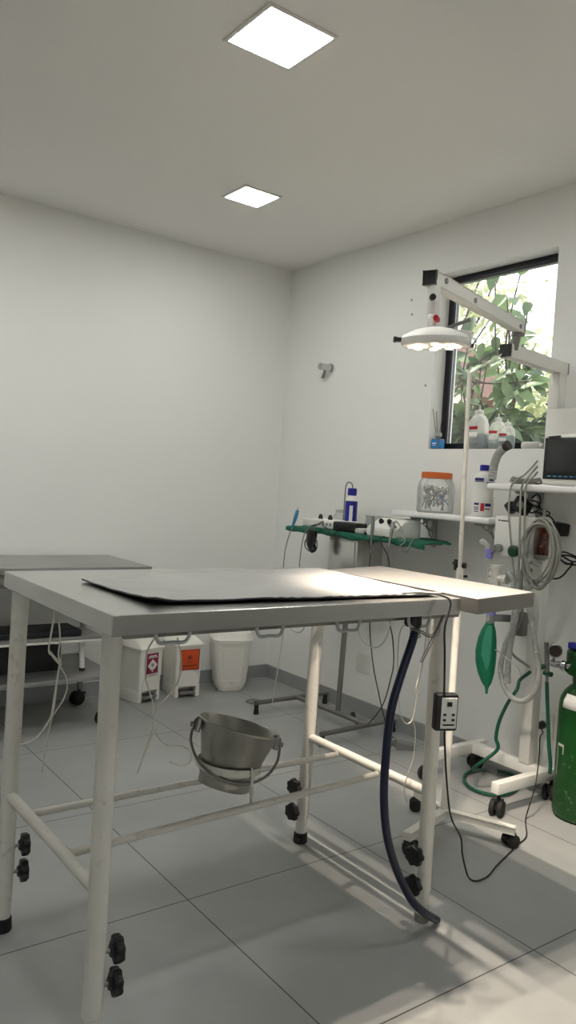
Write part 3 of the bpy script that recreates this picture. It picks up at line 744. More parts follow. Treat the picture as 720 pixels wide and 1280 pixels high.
def handpiece(label, body, r, m, cordpts, cm='cablegrey', cr=.003, loc=None, tip=None):
    t = thing('handpiece', label, 'handpiece', loc or body[0], 'handpieces clipped to the green tray')
    b = MB(); n = len(body)
    b.tube(body, lambda u: r*(.55+.45*math.sin(PI*min(1, .18+u*.9))), 12, 6); obj('grip', b, m, t)
    b = MB(); b.tube(cordpts, cr, 8, 8); obj('cord', b, cm, t)
    if tip: b = MB(); b.tube(tip, .002, 6, 3); obj('tip', b, 'chrome', t)
handpiece('light blue tipped handpiece standing at the left end of the green cloth', [(2.6000, 3.4442, 1.1277), (2.6000, 3.4616, 1.0823), (2.6000, 3.4856, 1.0271)], .011, 'lblue', [(2.6000, 3.4856, 1.0271), (2.6000, 3.5107, 0.9802), (2.6000, 3.5338, 0.9106), (2.6000, 3.5418, 0.8420), (2.6000, 3.5418, 0.7696), (2.6000, 3.5285, 0.5723)], tip=[(2.6000, 3.4442, 1.1277), (2.6000, 3.4387, 1.1457)])
handpiece('grey cord handpiece arching over the left front edge of the green cloth', [(2.6100, 3.2264, 1.0817), (2.6100, 3.2658, 1.0660), (2.6100, 3.3196, 1.0490)], .0065, 'grey', [(2.6000, 3.3069, 1.0498), (2.6000, 3.3537, 1.0244), (2.6000, 3.3781, 0.9830), (2.6000, 3.3914, 0.9028), (2.6000, 3.3958, 0.8055), (2.6000, 3.3857, 0.6395)])
handpiece('grey upright handpiece hanging in front of the white control unit', [(2.6050, 2.8377, 1.1332), (2.6050, 2.8343, 1.0981), (2.6050, 2.8351, 1.0470), (2.6050, 2.8374, 1.0114)], .010, 'grey', [(2.6000, 2.8323, 1.0157), (2.6000, 2.8328, 0.9607), (2.6000, 2.8382, 0.8971), (2.6000, 2.8196, 0.7657)])
handpiece('slim steel handpiece hanging at the right corner of the control unit', [(2.6050, 2.6961, 1.1199), (2.6050, 2.6979, 1.0816), (2.6050, 2.7051, 1.0428), (2.6050, 2.7116, 0.9962)], .009, 'chrome', [(2.6000, 2.7068, 1.0005), (2.6000, 2.7090, 0.9658), (2.6000, 2.7086, 0.9046), (2.6000, 2.6970, 0.7835)])
# black micromotor hanging from the tray
t = thing('micromotor', 'black hand motor hanging from the left of the green cloth with looped lead', 'motor', (2.6000, 3.3063, 0.9764))
b = MB(); b.tube([(2.6000, 3.2982, 1.0332), (2.6000, 3.3025, 1.0070), (2.6000, 3.3041, 0.9550), (2.6000, 3.2795, 0.9187)], lambda u: .032*(.6+.4*math.sin(PI*min(1, .2+u*.8))), 14, 6, flat=.8); obj('casing', b, 'black', t)
b = MB(); b.tube([(2.5950, 3.3362, 0.9867), (2.5950, 3.3538, 0.9503), (2.5950, 3.3295, 0.9222), (2.5950, 3.2727, 0.9151), (2.5950, 3.2480, 0.9433), (2.6000, 3.2582, 0.9808)], .0028, 8); b.tube([(2.6000, 3.3322, 1.0218), (2.6000, 3.3139, 1.0493), (2.6000, 3.2802, 1.0604), (2.66, 3.33, CT+.02)], .003, 8); obj('lead', b, 'cableblk', t)
b = MB(); b.tube([(2.5850, 3.2688, 1.0011), (2.5850, 3.2576, 0.9594)], .010, 10, 4); obj('clip', b, 'dink', t)
b = MB(); b.tube([(2.66, 3.30, CT+.02), (2.6100, 3.1962, 1.0501), (2.6100, 3.1668, 1.0229), (2.6100, 3.1273, 1.0221), (2.6100, 3.0976, 1.0495), (2.65, 3.12, CT+.02)], .0026, 8)
tag(obj('lead_wire', b, 'cableblk', None, (2.63, 3.2, CT)), 'black lead looping over the cloth edge between the white and black devices', 'cable')
b = MB(); b.tube([(2.67, 2.75, CT+.03), (2.6100, 2.6850, 1.1208), (2.6100, 2.6569, 1.1077), (2.6100, 2.6262, 1.0649), (2.6100, 2.6126, 1.0323), (2.6100, 2.6420, 1.0069), (2.6100, 2.6554, 0.9791)], .0035, 8); b.tube([(2.6200, 2.6401, 1.0487), (2.6200, 2.6419, 1.0108), (2.6200, 2.6236, 0.9861), (2.6200, 2.5979, 0.9925), (2.6200, 2.5807, 1.0316), (2.6200, 2.5620, 1.0519)], .0045, 8)
tag(obj('lead_wire', b, 'cablegrey', None, (2.62, 2.68, CT)), 'grey lead coiled below the right end of the green cloth', 'cable')
# long leads down to the floor
b = MB(); b.tube([(2.70, 2.88, CT+.0), (2.6, 2.845, 1.03), (2.6000, 2.8328, 0.9607), (2.6000, 2.8329, 0.8426), (2.6000, 2.8064, 0.6302), (2.6000, 2.7913, 0.5348), (2.6000, 2.7558, 0.4053), (2.6000, 2.7115, 0.2991), (2.6600, 2.7377, 0.1957), (2.6600, 2.7102, 0.1444), (2.8669, 2.8978, 0.0060), (2.8476, 2.8362, 0.0060)], .0028, 8)
PD = thing('foot_pedal', 'grey foot pedal on the floor by the stand base with a black lead', 'foot pedal', (2.775, 2.70, 0))
obj('lead', b, 'cableblk', PD)
b = MB(); b.loft([[(2.795+R_.x, 2.70+R_.y, z+zz*R_.z) for R_ in [rotz(math.radians(-30))@Vector((u*.05*k, v*.034*k, 0))+Vector((0, 0, 1 if u < 0 else 0)) for u, v in ((-1, -1), (.8, -1), (1, -.5), (1, .5), (.8, 1), (-1, 1))]] for z, k, zz in ((0, 1, 0), (.018, 1, .012), (.023, .9, .016))]); obj('casing', b, 'grey', PD)
b = MB()
for k in range(3): b.tube([(2.755+.018*math.cos(a)+.005*k, 2.775+.022*math.sin(a), .005+.006*k) for a in [2*PI*i/12 for i in range(12)]], .003, 6, 3, closed=True)
obj('coiled_lead', b, 'cablegrey', PD)
b = MB(); b.tube([(2.72, 2.80, CT), (2.6, 2.77, 1.03), (2.6000, 2.7006, 0.9361), (2.6000, 2.6862, 0.7851), (2.6000, 2.6678, 0.6505), (2.6000, 2.6379, 0.5647), (2.6000, 2.6220, 0.4543), (2.6000, 2.6360, 0.3751), (2.6000, 2.6645, 0.2725), (2.6600, 2.7648, 0.1805), (2.6600, 2.8168, 0.1184), (2.8366, 3.0444, 0.0060), (2.8219, 3.0663, 0.0060), (2.8344, 3.1064, 0.0060)], .0028, 8)
t = thing('power_lead', 'black power lead from the stand with its plug lying on the floor', 'cable', (2.85, 2.95, 0)); obj('cord', b, 'cableblk', t)
b = MB(); b.tube([(2.8207, 3.0914, 0.0120), (2.8572, 3.1528, 0.0120), (2.9095, 3.2263, 0.0120)], lambda u: .007+.008*u, 10, 3); obj('plug', b, 'black', t)
b = MB(); b.tube([(2.6000, 2.8946, 0.6268), (2.6000, 2.8758, 0.5582), (2.6000, 2.8363, 0.5181), (2.6000, 2.7767, 0.5024), (2.6000, 2.7218, 0.5213), (2.6000, 2.6818, 0.5677), (2.6000, 2.6610, 0.6365), (2.6000, 2.6593, 0.6749)], .0042, 8)
tag(obj('hanging_tube', b, 'lgrey', None, (2.6, 2.8, .8)), 'grey tube hanging in a wide loop under the steel table', 'tube')
b = MB(); b.tube([(2.6000, 3.4844, 0.5165), (2.6000, 3.4501, 0.4778), (2.6000, 3.3891, 0.4623), (2.6000, 3.3331, 0.4816), (2.6000, 3.3095, 0.5295)], .0042, 8)
tag(obj('hanging_tube', b, 'lgrey', None, (2.6, 3.4, .8)), 'grey tube loop hanging near the right rear table leg', 'tube')

# ================================================================== WALL FITTINGS
t = thing('wall_outlet', 'white power outlet plate on the right wall behind the instrument stand', 'outlet', (RW, 3.24, .29))
b = MB(); b.bb((RW-.008, 3.185, .235), (RW, 3.295, .345), .002); obj('plate', b, 'whitep', t)
b = MB(); b.lathe([(.02, -.001), (.02, .0015)], (RW-.008, 3.24, .29), (-1, 0, 0), 18)
for q in (-.009, .009): b.cyl((RW-.0085, 3.24+q, .29), (RW-.0112, 3.24+q, .29), .0025, seg=8)
obj('socket', b, 'whitep', t)
t = thing('wall_outlet', 'white power outlet low on the wall beside the green cylinder', 'outlet', (RW, 2.052, .281))
b = MB(); b.bb((RW-.008, 2.0, .225), (RW, 2.10, .335), .002); obj('plate', b, 'whitep', t)
b = MB(); b.lathe([(.02, -.001), (.02, .0015)], (RW-.008, 2.05, .281), (-1, 0, 0), 18); obj('socket', b, 'lgrey', t)
t = thing('wall_peg', 'short chrome peg fitting on the right wall near the corner', 'wall fitting', (RW, 3.71, 1.985))
b = MB(); b.cyl((RW, 3.70, 1.985), (RW-.012, 3.70, 1.985), .028, seg=20); obj('flange', b, 'chrome', t)
b = MB(); b.cyl((RW-.01, 3.70, 1.985), (RW-.075, 3.715, 1.987), .021, seg=20).cyl((RW-.075, 3.715, 1.987), (RW-.083, 3.717, 1.987), .017, seg=20); obj('peg', b, 'chrome', t)
b = MB(); b.bar((RW-.045, 3.70, 1.975), (RW-.035, 3.735, 1.925), .014, .006, .002); obj('lever', b, 'steel2', t)
for i, (y, z) in enumerate(((3.052, 2.293), (3.044, 2.216), (2.909, 1.827))):
    b = MB(); b.lathe([(.006, 0), (.006, .002), (.002, .003)], (RW, y, z), (-1, 0, 0), 10)
    tag(obj('screw', b, 'grey', None, (RW, y, z)), ('upper of two screws on the wall left of the window', 'lower of two screws on the wall left of the window', 'single screw lower on the wall beside the window')[i], 'screw', 'screws in the right wall')
for i, (y, z) in enumerate(((2.131, .621), (2.11, .571))):
    b = MB(); b.lathe([(.008, 0), (.008, .003), (.003, .004)], (RW, y, z), (-1, 0, 0), 10)
    tag(obj('wall_plug', b, 'dink', None, (RW, y, z)), ('upper dark screw plug on the wall right of the machine column', 'lower dark screw plug on the wall right of the machine column')[i], 'wall plug', 'dark wall plugs by the machine')
b = MB(); b.tube([(RW-.003, 2.19, .975), (2.9600, 2.1599, 0.9842), (2.9600, 2.1380, 0.9760), (2.9600, 2.1193, 0.9533), (2.9600, 2.1255, 0.9275), (2.9600, 2.1469, 0.9319), (2.9600, 2.1617, 0.9553)], .0045, 8)
tag(obj('wall_hook', b, 'black', None, (RW, 2.17, .96)), 'black J-shaped hook on the wall under the coiled tubing', 'hook')

# ================================================================== SHELVES
def shelf(lab, y0, y1, zt, x0, brk):
    t = thing('wall_shelf', lab, 'shelf', (RW, (y0+y1)/2, zt))
    b = MB(); b.bb((x0, y0, zt-.028), (RW, y1, zt), .009, 3); obj('board', b, 'ledge', t)
    for y in brk:
        b = MB(); zb = zt-.028; L1, H1 = .185, .15
        # outline: along the shelf, concave sweep back down to the wall plate
        out = [(0, 0), (L1, 0), (L1, -.012)]
        for k in range(1, 12):
            a = PI/2*k/12
            out.append((L1-(L1-.022)*math.sin(a), -.012-(H1-.012)*(1-math.cos(a))))
        out += [(.018, -H1), (0, -H1)]
        holes = [(.045, -.035, .021), (.034, -.082, .015), (.105, -.022, .013), (.078, -.036, .009)]
        bm = b.bm
        import mathutils
        rings = [out]+[[(cx+r*math.cos(2*PI*i/16), cy+r*math.sin(2*PI*i/16)) for i in range(16)] for cx, cy, r in holes]
        for off in (-.003, .003):
            es = []
            for rg in rings:
                vs = [bm.verts.new((RW-u, y+off, zb+v)) for u, v in rg]
                es += [bm.edges.new((vs[i], vs[(i+1) % len(vs)])) for i in range(len(vs))]
            bmesh.ops.triangle_fill(bm, edges=es, use_beauty=True, use_dissolve=False)
        for rg in rings:
            a_ = [bm.verts.new((RW-u, y-.003, zb+v)) for u, v in rg]; c_ = [bm.verts.new((RW-u, y+.003, zb+v)) for u, v in rg]; b.bridge(a_, c_)
        bmesh.ops.remove_doubles(bm, verts=bm.verts, dist=.0002)
        b.bb((RW-.004, y-.012, zb-H1), (RW, y+.012, zb), .001).bb((RW-L1, y-.012, zb-.004), (RW, y+.012, zb), .001)
        obj('bracket', b, 'bracketg', t, label='grey pierced bracket')
    return t
S1, S2 = 1.172, 1.326
shelf('lower white wall shelf with the instrument jar', 2.235, 2.845, S1, 2.735, (2.77, 2.36))
shelf('upper white wall shelf holding the black-screened monitor', 1.30, 2.262, S2, 2.735, (2.15, 1.45))
# jar of instruments
p = (2.82, 2.635); t = thing('instrument_jar', 'clear jar with orange lid full of steel instruments on the lower shelf', 'jar', (*p, S1))
b = MB(); b.lathe([(.084, .001), (.09, .008), (.09, .12), (.084, .145), (.070, .165), (.070, .178), (.068, .178), (.068, .163), (.081, .144), (.087, .12), (.087, .01), (.08, .004)], (*p, S1), (0, 0, 1), 36); obj('glass', b, 'jar', t)
b = MB(); b.lathe([(.071, .166), (.0745, .167), (.0745, .192), (.071, .196), (.01, .196)], (*p, S1), (0, 0, 1), 40); obj('lid', b, 'orange', t)
rnd = random.Random(3)
for i in range(18):
    a = 2*PI*(i*.382)+rnd.uniform(-.2, .2); r0 = rnd.uniform(.025, .072); hh = rnd.uniform(.06, .125)
    sw = rnd.uniform(-.6, .6); r1 = rnd.uniform(.03, .07)
    p0 = Vector((p[0]+r0*math.cos(a), p[1]+r0*math.sin(a), S1+.012+.03*rnd.random())); p1 = Vector((p[0]+r1*math.cos(a+sw*2.2), p[1]+r1*math.sin(a+sw*2.2), S1+hh))
    d = (p1-p0); sd = d.cross(Vector((.3, .2, 1))).normalized()
    b = MB()
    b.tube([p0-sd*.004, p0.lerp(p1, .5), p1+sd*.008], .0026, 6, 3); b.tube([p0+sd*.004, p0.lerp(p1, .5), p1-sd*.008], .0026, 6, 3)
    for q in (-1, 1):
        cc = p1+sd*q*.011; u_, v_ = d.normalized(), sd
        b.tube([cc+u_*(.011*math.cos(k))+v_*(.008*math.sin(k)) for k in [2*PI*j/10 for j in range(10)]], .002, 6, 2, closed=True)
    o = obj('forceps', b, 'cyan' if i == 5 else 'chrome', None, tuple(p0))
    tag(o, 'blue handled forceps inside the orange-lidded jar' if i == 5 else 'steel forceps jumbled inside the orange-lidded jar', 'forceps', None if i == 5 else 'forceps in the orange-lidded jar')
# disinfectant bottle
p = (2.85, 2.372); t = thing('disinfectant_bottle', 'white translucent bottle with a dark blue cap on the lower shelf', 'bottle', (*p, S1))
b = MB(); b.lathe([(.046, 0), (.05, .005), (.05, .07), (.046, .10), (.046, .14), (.05, .16), (.05, .175), (.036, .198), (.02, .205), (.02, .213)], (*p, S1), (0, 0, 1), 30); obj('body', b, 'whitep', t)
b = MB(); b.lathe([(.019, .21), (.0215, .211), (.0215, .236), (.018, .238)], (*p, S1), (0, 0, 1), 20); obj('cap', b, 'blue', t)
va = math.atan2(-2.372, -2.85)
def marks(m, items, name='print'):
    for da, z, w_, h_ in items:
        b = MB(); a0 = va+da; n = 5; rr = .0507
        vs = [(b.bm.verts.new((p[0]+rr*math.cos(a0+w_*(k/n-.5)), p[1]+rr*math.sin(a0+w_*(k/n-.5)), S1+z-h_/2)), b.bm.verts.new((p[0]+rr*math.cos(a0+w_*(k/n-.5)), p[1]+rr*math.sin(a0+w_*(k/n-.5)), S1+z+h_/2))) for k in range(n+1)]
        for k in range(n): b.bm.faces.new((vs[k][0], vs[k+1][0], vs[k+1][1], vs[k][1]))
        obj(name, b, m, t)
marks('dblue', [(-.45, .171, .9, .011), (.75, .169, .55, .009), (-.45, .156 if False else .1615, .9, .005), (.62, .155, .7, .007), (-.55, .058, .5, .01), (-.55, .042, .45, .004), (-.55, .034, .45, .004), (.55, .055, .6, .014), (.5, .037, .5, .005), (-.55, .024, .45, .004)])
marks('red', [(.02, .044, .34, .036)])
# monitor
t = thing('patient_monitor', 'white patient monitor with dark screen on the upper shelf', 'monitor', (2.86, 1.84, S2))
y0, y1, z0, z1 = 1.66, 2.012, S2+.004, S2+.212
b = MB(); b.bb((2.775, y0, z0), (2.93, y1, z1), .014, 3).bb((2.80, y0+.03, z0-.004), (2.91, y1-.03, z0+.01)); obj('casing', b, 'whitep', t)
b = MB(); b.bb((2.768, y0+.01, z0+.022), (2.78, y1-.012, z1-.016), .004); fr = obj('bezel', b, 'black', t)
b = MB(); b.bb((2.7665, y0+.03, z0+.047), (2.7685, y1-.03, z1-.028), .0005); obj('screen', b, 'screen', t)
b = MB()
for k in range(7): b.box((2.767, y1-.045-k*.026, z0+.034), (.003, .016, .005), None, .001)
obj('button', b, 'lblue', t, label='row of small pale blue buttons')
b = MB(); b.bar((2.768, y1-.03, z1-.013), (2.768, y1-.085, z1-.010), .010, .006, .002); obj('alarm_light', b, 'black', t)
b = MB(); b.lathe([(.014, 0), (.014, .012), (.011, .015)], (2.768, y1-.205, z0+.028), (-1, 0, 0), 18); obj('dial', b, 'whitep', t)
b = MB()
for k in range(4): b.lathe([(.009, 0), (.009, .012), (.006, .014)], (2.83, y1-.001, z0+.05+k*.03), (0, 1, 0), 12)
obj('socket', b, 'lgrey', t)
# corrugated hose end standing on the shelf
t = thing('breathing_hose', 'short grey corrugated hose curving up on the shelf left of the monitor', 'hose', (2.80, 2.22, S2))
hp = [(2.79, 2.235, S2+.03), (2.80, 2.245, S2+.05)] 
b = MB(); b.tube([(2.8000, 2.2852, 1.3442), (2.8000, 2.2830, 1.3693), (2.8000, 2.2779, 1.4123), (2.8000, 2.2636, 1.4515), (2.8000, 2.2395, 1.4764), (2.8000, 2.2150, 1.4939)], .0185, 14, 8, ripple=.06, pitch=.009); obj('tube', b, 'hosegrey', t)
b = MB(); e0 = Vector((2.8000, 2.2274, 1.4869)); e1 = Vector((2.8000, 2.2067, 1.4973)); b.cyl(e0, e1, .0205, .022, seg=18); obj('dark_open_end', b, 'dink', t)  # dark solid end stands for the shaded hollow of the open hose
# monitor leads
ld = [([(2.8000, 2.0519, 1.4287), (2.8000, 2.0739, 1.4046), (2.7400, 2.0702, 1.3637), (2.7400, 2.0974, 1.3495), (2.7200, 2.1050, 1.3313), (2.7200, 2.1188, 1.3003), (2.6880, 2.0939, 1.2057), (2.6880, 2.0771, 1.1062), (2.6880, 2.0555, 0.9979), (2.6880, 2.0318, 0.9108)], 'grey monitor lead hanging over the upper shelf edge, leftmost'),
      ([(2.8000, 2.0499, 1.4050), (2.8000, 2.0719, 1.3809), (2.7400, 2.0493, 1.3542), (2.7200, 2.0562, 1.3295), (2.7200, 2.0647, 1.2890), (2.6880, 2.0362, 1.1927), (2.6880, 2.0273, 1.0443), (2.6880, 2.0213, 0.9288)], 'grey monitor lead hanging over the upper shelf edge, second from left'),
      ([(2.8000, 2.0479, 1.3814), (2.8000, 2.0624, 1.3641), (2.7400, 2.0368, 1.3479), (2.7200, 2.0397, 1.3234), (2.7200, 2.0408, 1.2900), (2.6880, 2.0133, 1.2041), (2.6880, 2.0037, 1.0467), (2.6880, 2.0017, 0.9315)], 'grey monitor lead hanging over the upper shelf edge, rightmost')]
for pts, lab in ld:
    b = MB(); b.tube(pts, .0042, 8, 8); tag(obj('monitor_lead', b, 'cablegrey', None, pts[0]), lab, 'cable', 'monitor leads over the shelf edge')
b = MB()
for k in range(4):
    b.tube([Vector((2.815+(.03+.009*k)*math.cos(a+k), 2.115+(.055+.012*((k*2)%3))*math.sin(a+k), S2+.006+k*.0065+.005*math.sin(2*a+k))) for a in [2*PI*i/12 for i in range(12)]], .0042, 7, 4, closed=True)
tag(obj('coiled_lead', b, 'cablegrey', None, (2.81, 2.10, S2)), 'grey lead coiled flat on the shelf beside the monitor', 'cable')
# black power brick and leads below the upper shelf
t = thing('power_brick', 'black power brick with tangled leads under the upper shelf', 'power supply', (2.8600, 2.1620, 1.2351))
c = Vector((2.8600, 2.1578, 1.2353)); b = MB(); b.box(c, (.045, .075, .06), Matrix.Rotation(.6, 3, 'X'), .006).box(c+Vector((-.005, .055, -.012)), (.04, .05, .035), Matrix.Rotation(.9, 3, 'X'), .005); obj('casing', b, 'black', t)
b = MB(); b.box(c+Vector((-.0235, -.008, .004)), (.002, .035, .03), Matrix.Rotation(.6, 3, 'X')); obj('label', b, 'grey', t)
b = MB()
for pts in ([(2.8600, 2.1224, 1.2617), (2.8600, 2.0806, 1.2534), (2.8600, 2.0702, 1.2264), (2.8600, 2.1094, 1.2067), (2.8600, 2.1279, 1.2300), (2.8600, 2.0957, 1.2388), (2.8600, 2.0455, 1.2210), (2.8600, 2.0170, 1.2126), (2.8600, 2.0276, 1.1982), (2.8600, 2.0604, 1.2064)], [(2.8700, 2.1006, 1.2111), (2.8700, 2.0433, 1.2044), (2.8700, 2.0102, 1.1895), (2.8700, 1.9923, 1.1636), (2.8700, 1.9976, 1.1326)], [(2.8500, 2.1035, 1.2726), (2.8500, 2.0762, 1.2877), (2.8500, 2.0578, 1.2611), (2.8500, 2.0790, 1.2256)]): b.tube(pts, .0035, 7)
obj('lead', b, 'cableblk', t)
t = thing('wall_adapter', 'black plug adapter on the wall right of the amber vaporizer with bundled lead', 'power supply', (2.9500, 2.0305, 1.1451))
c = Vector((2.9450, 2.0271, 1.1453)); b = MB(); b.box(c, (.065, .07, .055), Matrix.Rotation(.12, 3, 'X'), .006); obj('casing', b, 'black', t)
b = MB()
b.tube([(2.9300, 2.0305, 1.1205), (2.9300, 2.0191, 1.0800), (2.9300, 2.0006, 1.0474), (2.9200, 1.9685, 1.0269), (2.9200, 1.9290, 1.0143), (2.9200, 1.8922, 1.0252), (2.9200, 1.9312, 1.0411), (2.9200, 1.9782, 1.0497), (2.9200, 2.0004, 1.0337), (2.9200, 1.9748, 1.0091), (2.9200, 1.9279, 1.0009), (2.9200, 1.8874, 1.0123), (2.9200, 1.9229, 1.0318), (2.9200, 1.9694, 1.0370), (2.9200, 1.9914, 1.0209), (2.9200, 1.9586, 1.0007), (2.9200, 1.9285, 1.0076), (2.9200, 1.9490, 0.9781), (2.9200, 1.9700, 0.9516), (2.9200, 1.9960, 0.9345), (2.9200, 2.0314, 0.9299), (2.9200, 2.0596, 0.9297), (2.9200, 2.0970, 0.9354)], .0038, 7)
obj('lead', b, 'cableblk', t)

# ================================================================== ANAESTHESIA MACHINE
AM = thing('anaesthesia_machine', 'white column anaesthesia machine on an H-shaped castor base', 'anaesthesia machine', (2.85, 2.13, 0))
b = MB()
b.bb((2.53, 1.925, .09), (2.94, 1.962, .135), .003); b.bb((2.555, 2.32, .09), (2.94, 2.357, .135), .003); b.bb((2.835, 1.962, .09), (2.88, 2.32, .135), .003)
obj('base_frame', b, 'white', AM)
for x, y, a in ((2.56, 1.944, 200), (2.905, 1.944, 200), (2.58, 2.338, 170), (2.905, 2.338, 150)): caster(AM, x, y, .09, math.radians(a), .033)
b = MB(); b.bb((2.83, 2.01, .135), (2.885, 2.062, 1.16), .003); obj('column', b, 'white', AM, label='tall white square post')
b = MB(); b.bb((2.70, 2.005, 1.018), (2.83, 2.172, 1.188), .006); bx = obj('control_box', b, 'white', AM)
b = MB(); b.box((2.6995, 2.148, 1.168), (.0016, .008, .006)); b.box((2.6995, 2.118, 1.167), (.0016, .042, .005)); obj('print', b, 'dink', bx)
b = MB(); b.lathe([(.006, 0), (.02, 0), (.024, .005), (.024, .022), (.018, .026), (.009, .027)], (2.70, 2.055, 1.045), (-1, 0, 0), 24); obj('valve_knob', b, 'dgreen', bx, label='green round knob')
b = MB(); b.lathe([(.017, 0), (.017, .02), (.012, .022)], (2.70, 2.135, 1.05), (-1, 0, 0), 20).lathe([(.015, 0), (.015, .02)], (2.70, 2.16, 1.045), (-1, .2, 0), 20); obj('outlet_port', b, 'grey', bx)
# amber vaporizer
b = MB(); c = Vector((2.7600, 1.9705, 1.0900)); zt = c.z+.062
b.bar((2.76, c.y, zt+.01), (2.835, 2.04, zt+.01), .03, .02, .003); b.bar((2.76, c.y, zt-.125), (2.835, 2.04, zt-.125), .03, .02, .003); vz = obj('vaporizer_bracket', b, 'steel2', AM)
b = MB(); b.lathe([(.026, -.115), (.027, -.11), (.027, -.008), (.024, 0)], (2.76, c.y, zt), (0, 0, 1), 26); obj('vaporizer_glass', b, 'amber', vz, label='amber glass cylinder')
b = MB(); b.lathe([(.028, 0), (.028, .008), (.018, .012), (.018, .032), (.008, .036), (.007, .075)], (2.76, c.y, zt), (0, 0, 1), 22).lathe([(.029, -.13), (.029, -.114)], (2.76, c.y, zt), (0, 0, 1), 22); obj('vaporizer_cap', b, 'steel2', vz)
# absorber / valve block (cream) beside the column
b = MB(); v0 = Vector((2.7000, 2.1478, 0.9015))
b.cyl(v0-Vector((0, 0, .09)), v0+Vector((0, 0, .06)), .020, seg=18).cyl(v0+Vector((0, 0, .06)), v0+Vector((0, 0, .075)), .024, seg=18)
b.cyl(v0+Vector((0, .0, .02)), v0+Vector((0, -.05, .02)), .014, seg=14).cyl(v0+Vector((0, .0, -.03)), v0+Vector((.01, -.075, -.045)), .015, seg=14).cyl(v0+Vector((0, -.045, .02)), v0+Vector((0, -.062, .02)), .019, seg=14)
b.cyl(v0+Vector((0, 0, .03)), v0+Vector((0, .03, .03)), .012, seg=14)
b.box(v0+Vector((.02, -.03, -.075)), (.09, .16, .05), None, .012, 3)
obj('valve_block', b, 'cream', AM)
b = MB(); b.bar(v0+Vector((.05, -.05, -.06)), (2.835, 2.045, v0.z-.05), .03, .03, .003); obj('valve_arm', b, 'white', AM)
b = MB(); b.cyl((2.6900, 2.1827, 1.0006), (2.6900, 2.1814, 1.0352), .016, .017, seg=16); b.cyl((2.6900, 2.1808, 1.0284), (2.6900, 2.1820, 1.0420), .019, seg=16); pc = obj('elbow_connector', b, 'purple', AM, label='lilac connector')
b = MB(); b.tube([(2.6900, 2.1817, 1.0386), (2.6900, 2.1961, 1.0544), (2.6900, 2.2189, 1.0661), (2.6800, 2.2152, 1.0698)], .013, 12, 5); obj('elbow', b, 'milky', pc)
b = MB(); b.tube([(2.6900, 2.1906, 0.9928), (2.6900, 2.1861, 0.9415), (2.6900, 2.1727, 0.8397), (2.6900, 2.1625, 0.7724)], .0035, 8, 6); obj('sample_line', b, 'milky', AM)
# bag arm and bag
b = MB(); a0 = Vector((2.6800, 2.1397, 0.7527)); b.bar(a0, (2.835, 2.04, a0.z), .026, .028, .004); b.box((2.7600, 2.0434, 0.7382), (.04, .04, .10), None, .006); obj('bag_arm', b, 'grey', AM)
b = MB(); b.cyl((2.6800, 2.1445, 0.8066), (2.6800, 2.1406, 0.7628), .019, seg=18); pp = obj('bag_connector', b, 'purple', AM, label='lilac connector')
b = MB(); b.cyl((2.6800, 2.1451, 0.7654), (2.6800, 2.1419, 0.7283), .0165, .018, seg=18); obj('cuff', b, 'milky', pp)
b = MB(); top = Vector((2.6800, 2.1427, 0.7384)); bot = Vector((2.6800, 2.1366, 0.4273)); hgt = (top-bot).length; axb = (bot-top).normalized()
side = Vector((.5, -.85, 0)).normalized(); dep = side.cross(axb).normalized(); secs = []
for u, hw, hd in ((0, .016, .016), (.05, .02, .018), (.12, .030, .022), (.25, .040, .029), (.42, .046, .033), (.58, .044, .032), (.72, .036, .026), (.84, .023, .018), (.91, .009, .009), (.95, .006, .006), (1, .0055, .0055)):
    # a soft bag with four folds
    cc = top+axb*hgt*u+side*(-.012*math.sin(PI*min(1, u*1.1)))
    secs.append([cc+side*hw*math.cos(a)*(1-.07*math.sin(2*a+.6)**2)+dep*hd*math.sin(a)*(1+.0*math.cos(4*a)) for a in [2*PI*i/28 for i in range(28)]])
b.loft(secs); bg = obj('breathing_bag', b, 'bag', AM, label='green rubber breathing bag')
b = MB(); secs = []
for u, hw in ((.06, .008), (.14, .015), (.28, .019), (.45, .021), (.58, .016), (.66, .004)):
    cc = top+axb*hgt*u+side*(-.012*math.sin(PI*min(1, u*1.1)))-dep*(-1 if dep.x > 0 else 1)*0
    hd = .018+.017*math.sin(PI*min(1, u*1.2))
    s0 = -1 if dep.dot(Vector((-.75, -.6, 0))) < 0 else 1
    secs.append([cc+side*(hw*math.cos(a)+.006)+dep*s0*(hd*.86+.005*math.sin(a)) for a in [2*PI*i/14 for i in range(14)]])
b.loft(secs); obj('bag_fold', b, 'baglight', bg, label='paler flat fold on the bag')
# corrugated breathing hoses
b = MB(); b.tube([(2.6900, 2.0815, 0.9511), (2.6900, 2.0555, 0.9343), (2.6900, 2.0398, 0.8930), (2.6900, 2.0301, 0.8277), (2.6900, 2.0335, 0.7270), (2.6900, 2.0434, 0.6078), (2.6900, 2.0439, 0.5202)], .0125, 12, 8, ripple=.06, pitch=.008); b.cyl((2.6900, 2.0439, 0.5202), (2.6900, 2.0416, 0.4938), .015, seg=14); obj('breathing_hose', b, 'hosegrey', AM)
b = MB(); b.tube([(2.6800, 1.9788, 0.9641), (2.6800, 1.9631, 0.8714), (2.6800, 1.9395, 0.7773), (2.6800, 1.9125, 0.6849), (2.6800, 1.8894, 0.5928), (2.6800, 1.8909, 0.5214), (2.6800, 1.9239, 0.4611), (2.6800, 1.9728, 0.4387), (2.6800, 2.0221, 0.4527), (2.6800, 2.0587, 0.4975), (2.6800, 2.0726, 0.5618), (2.6800, 2.0558, 0.6530), (2.6800, 2.0259, 0.7289), (2.6800, 2.0118, 0.7978), (2.6800, 2.0139, 0.9134), (2.6800, 2.0150, 0.9728)], .0112, 12, 8, ripple=.06, pitch=.008); obj('breathing_hose', b, 'hosegrey', AM)
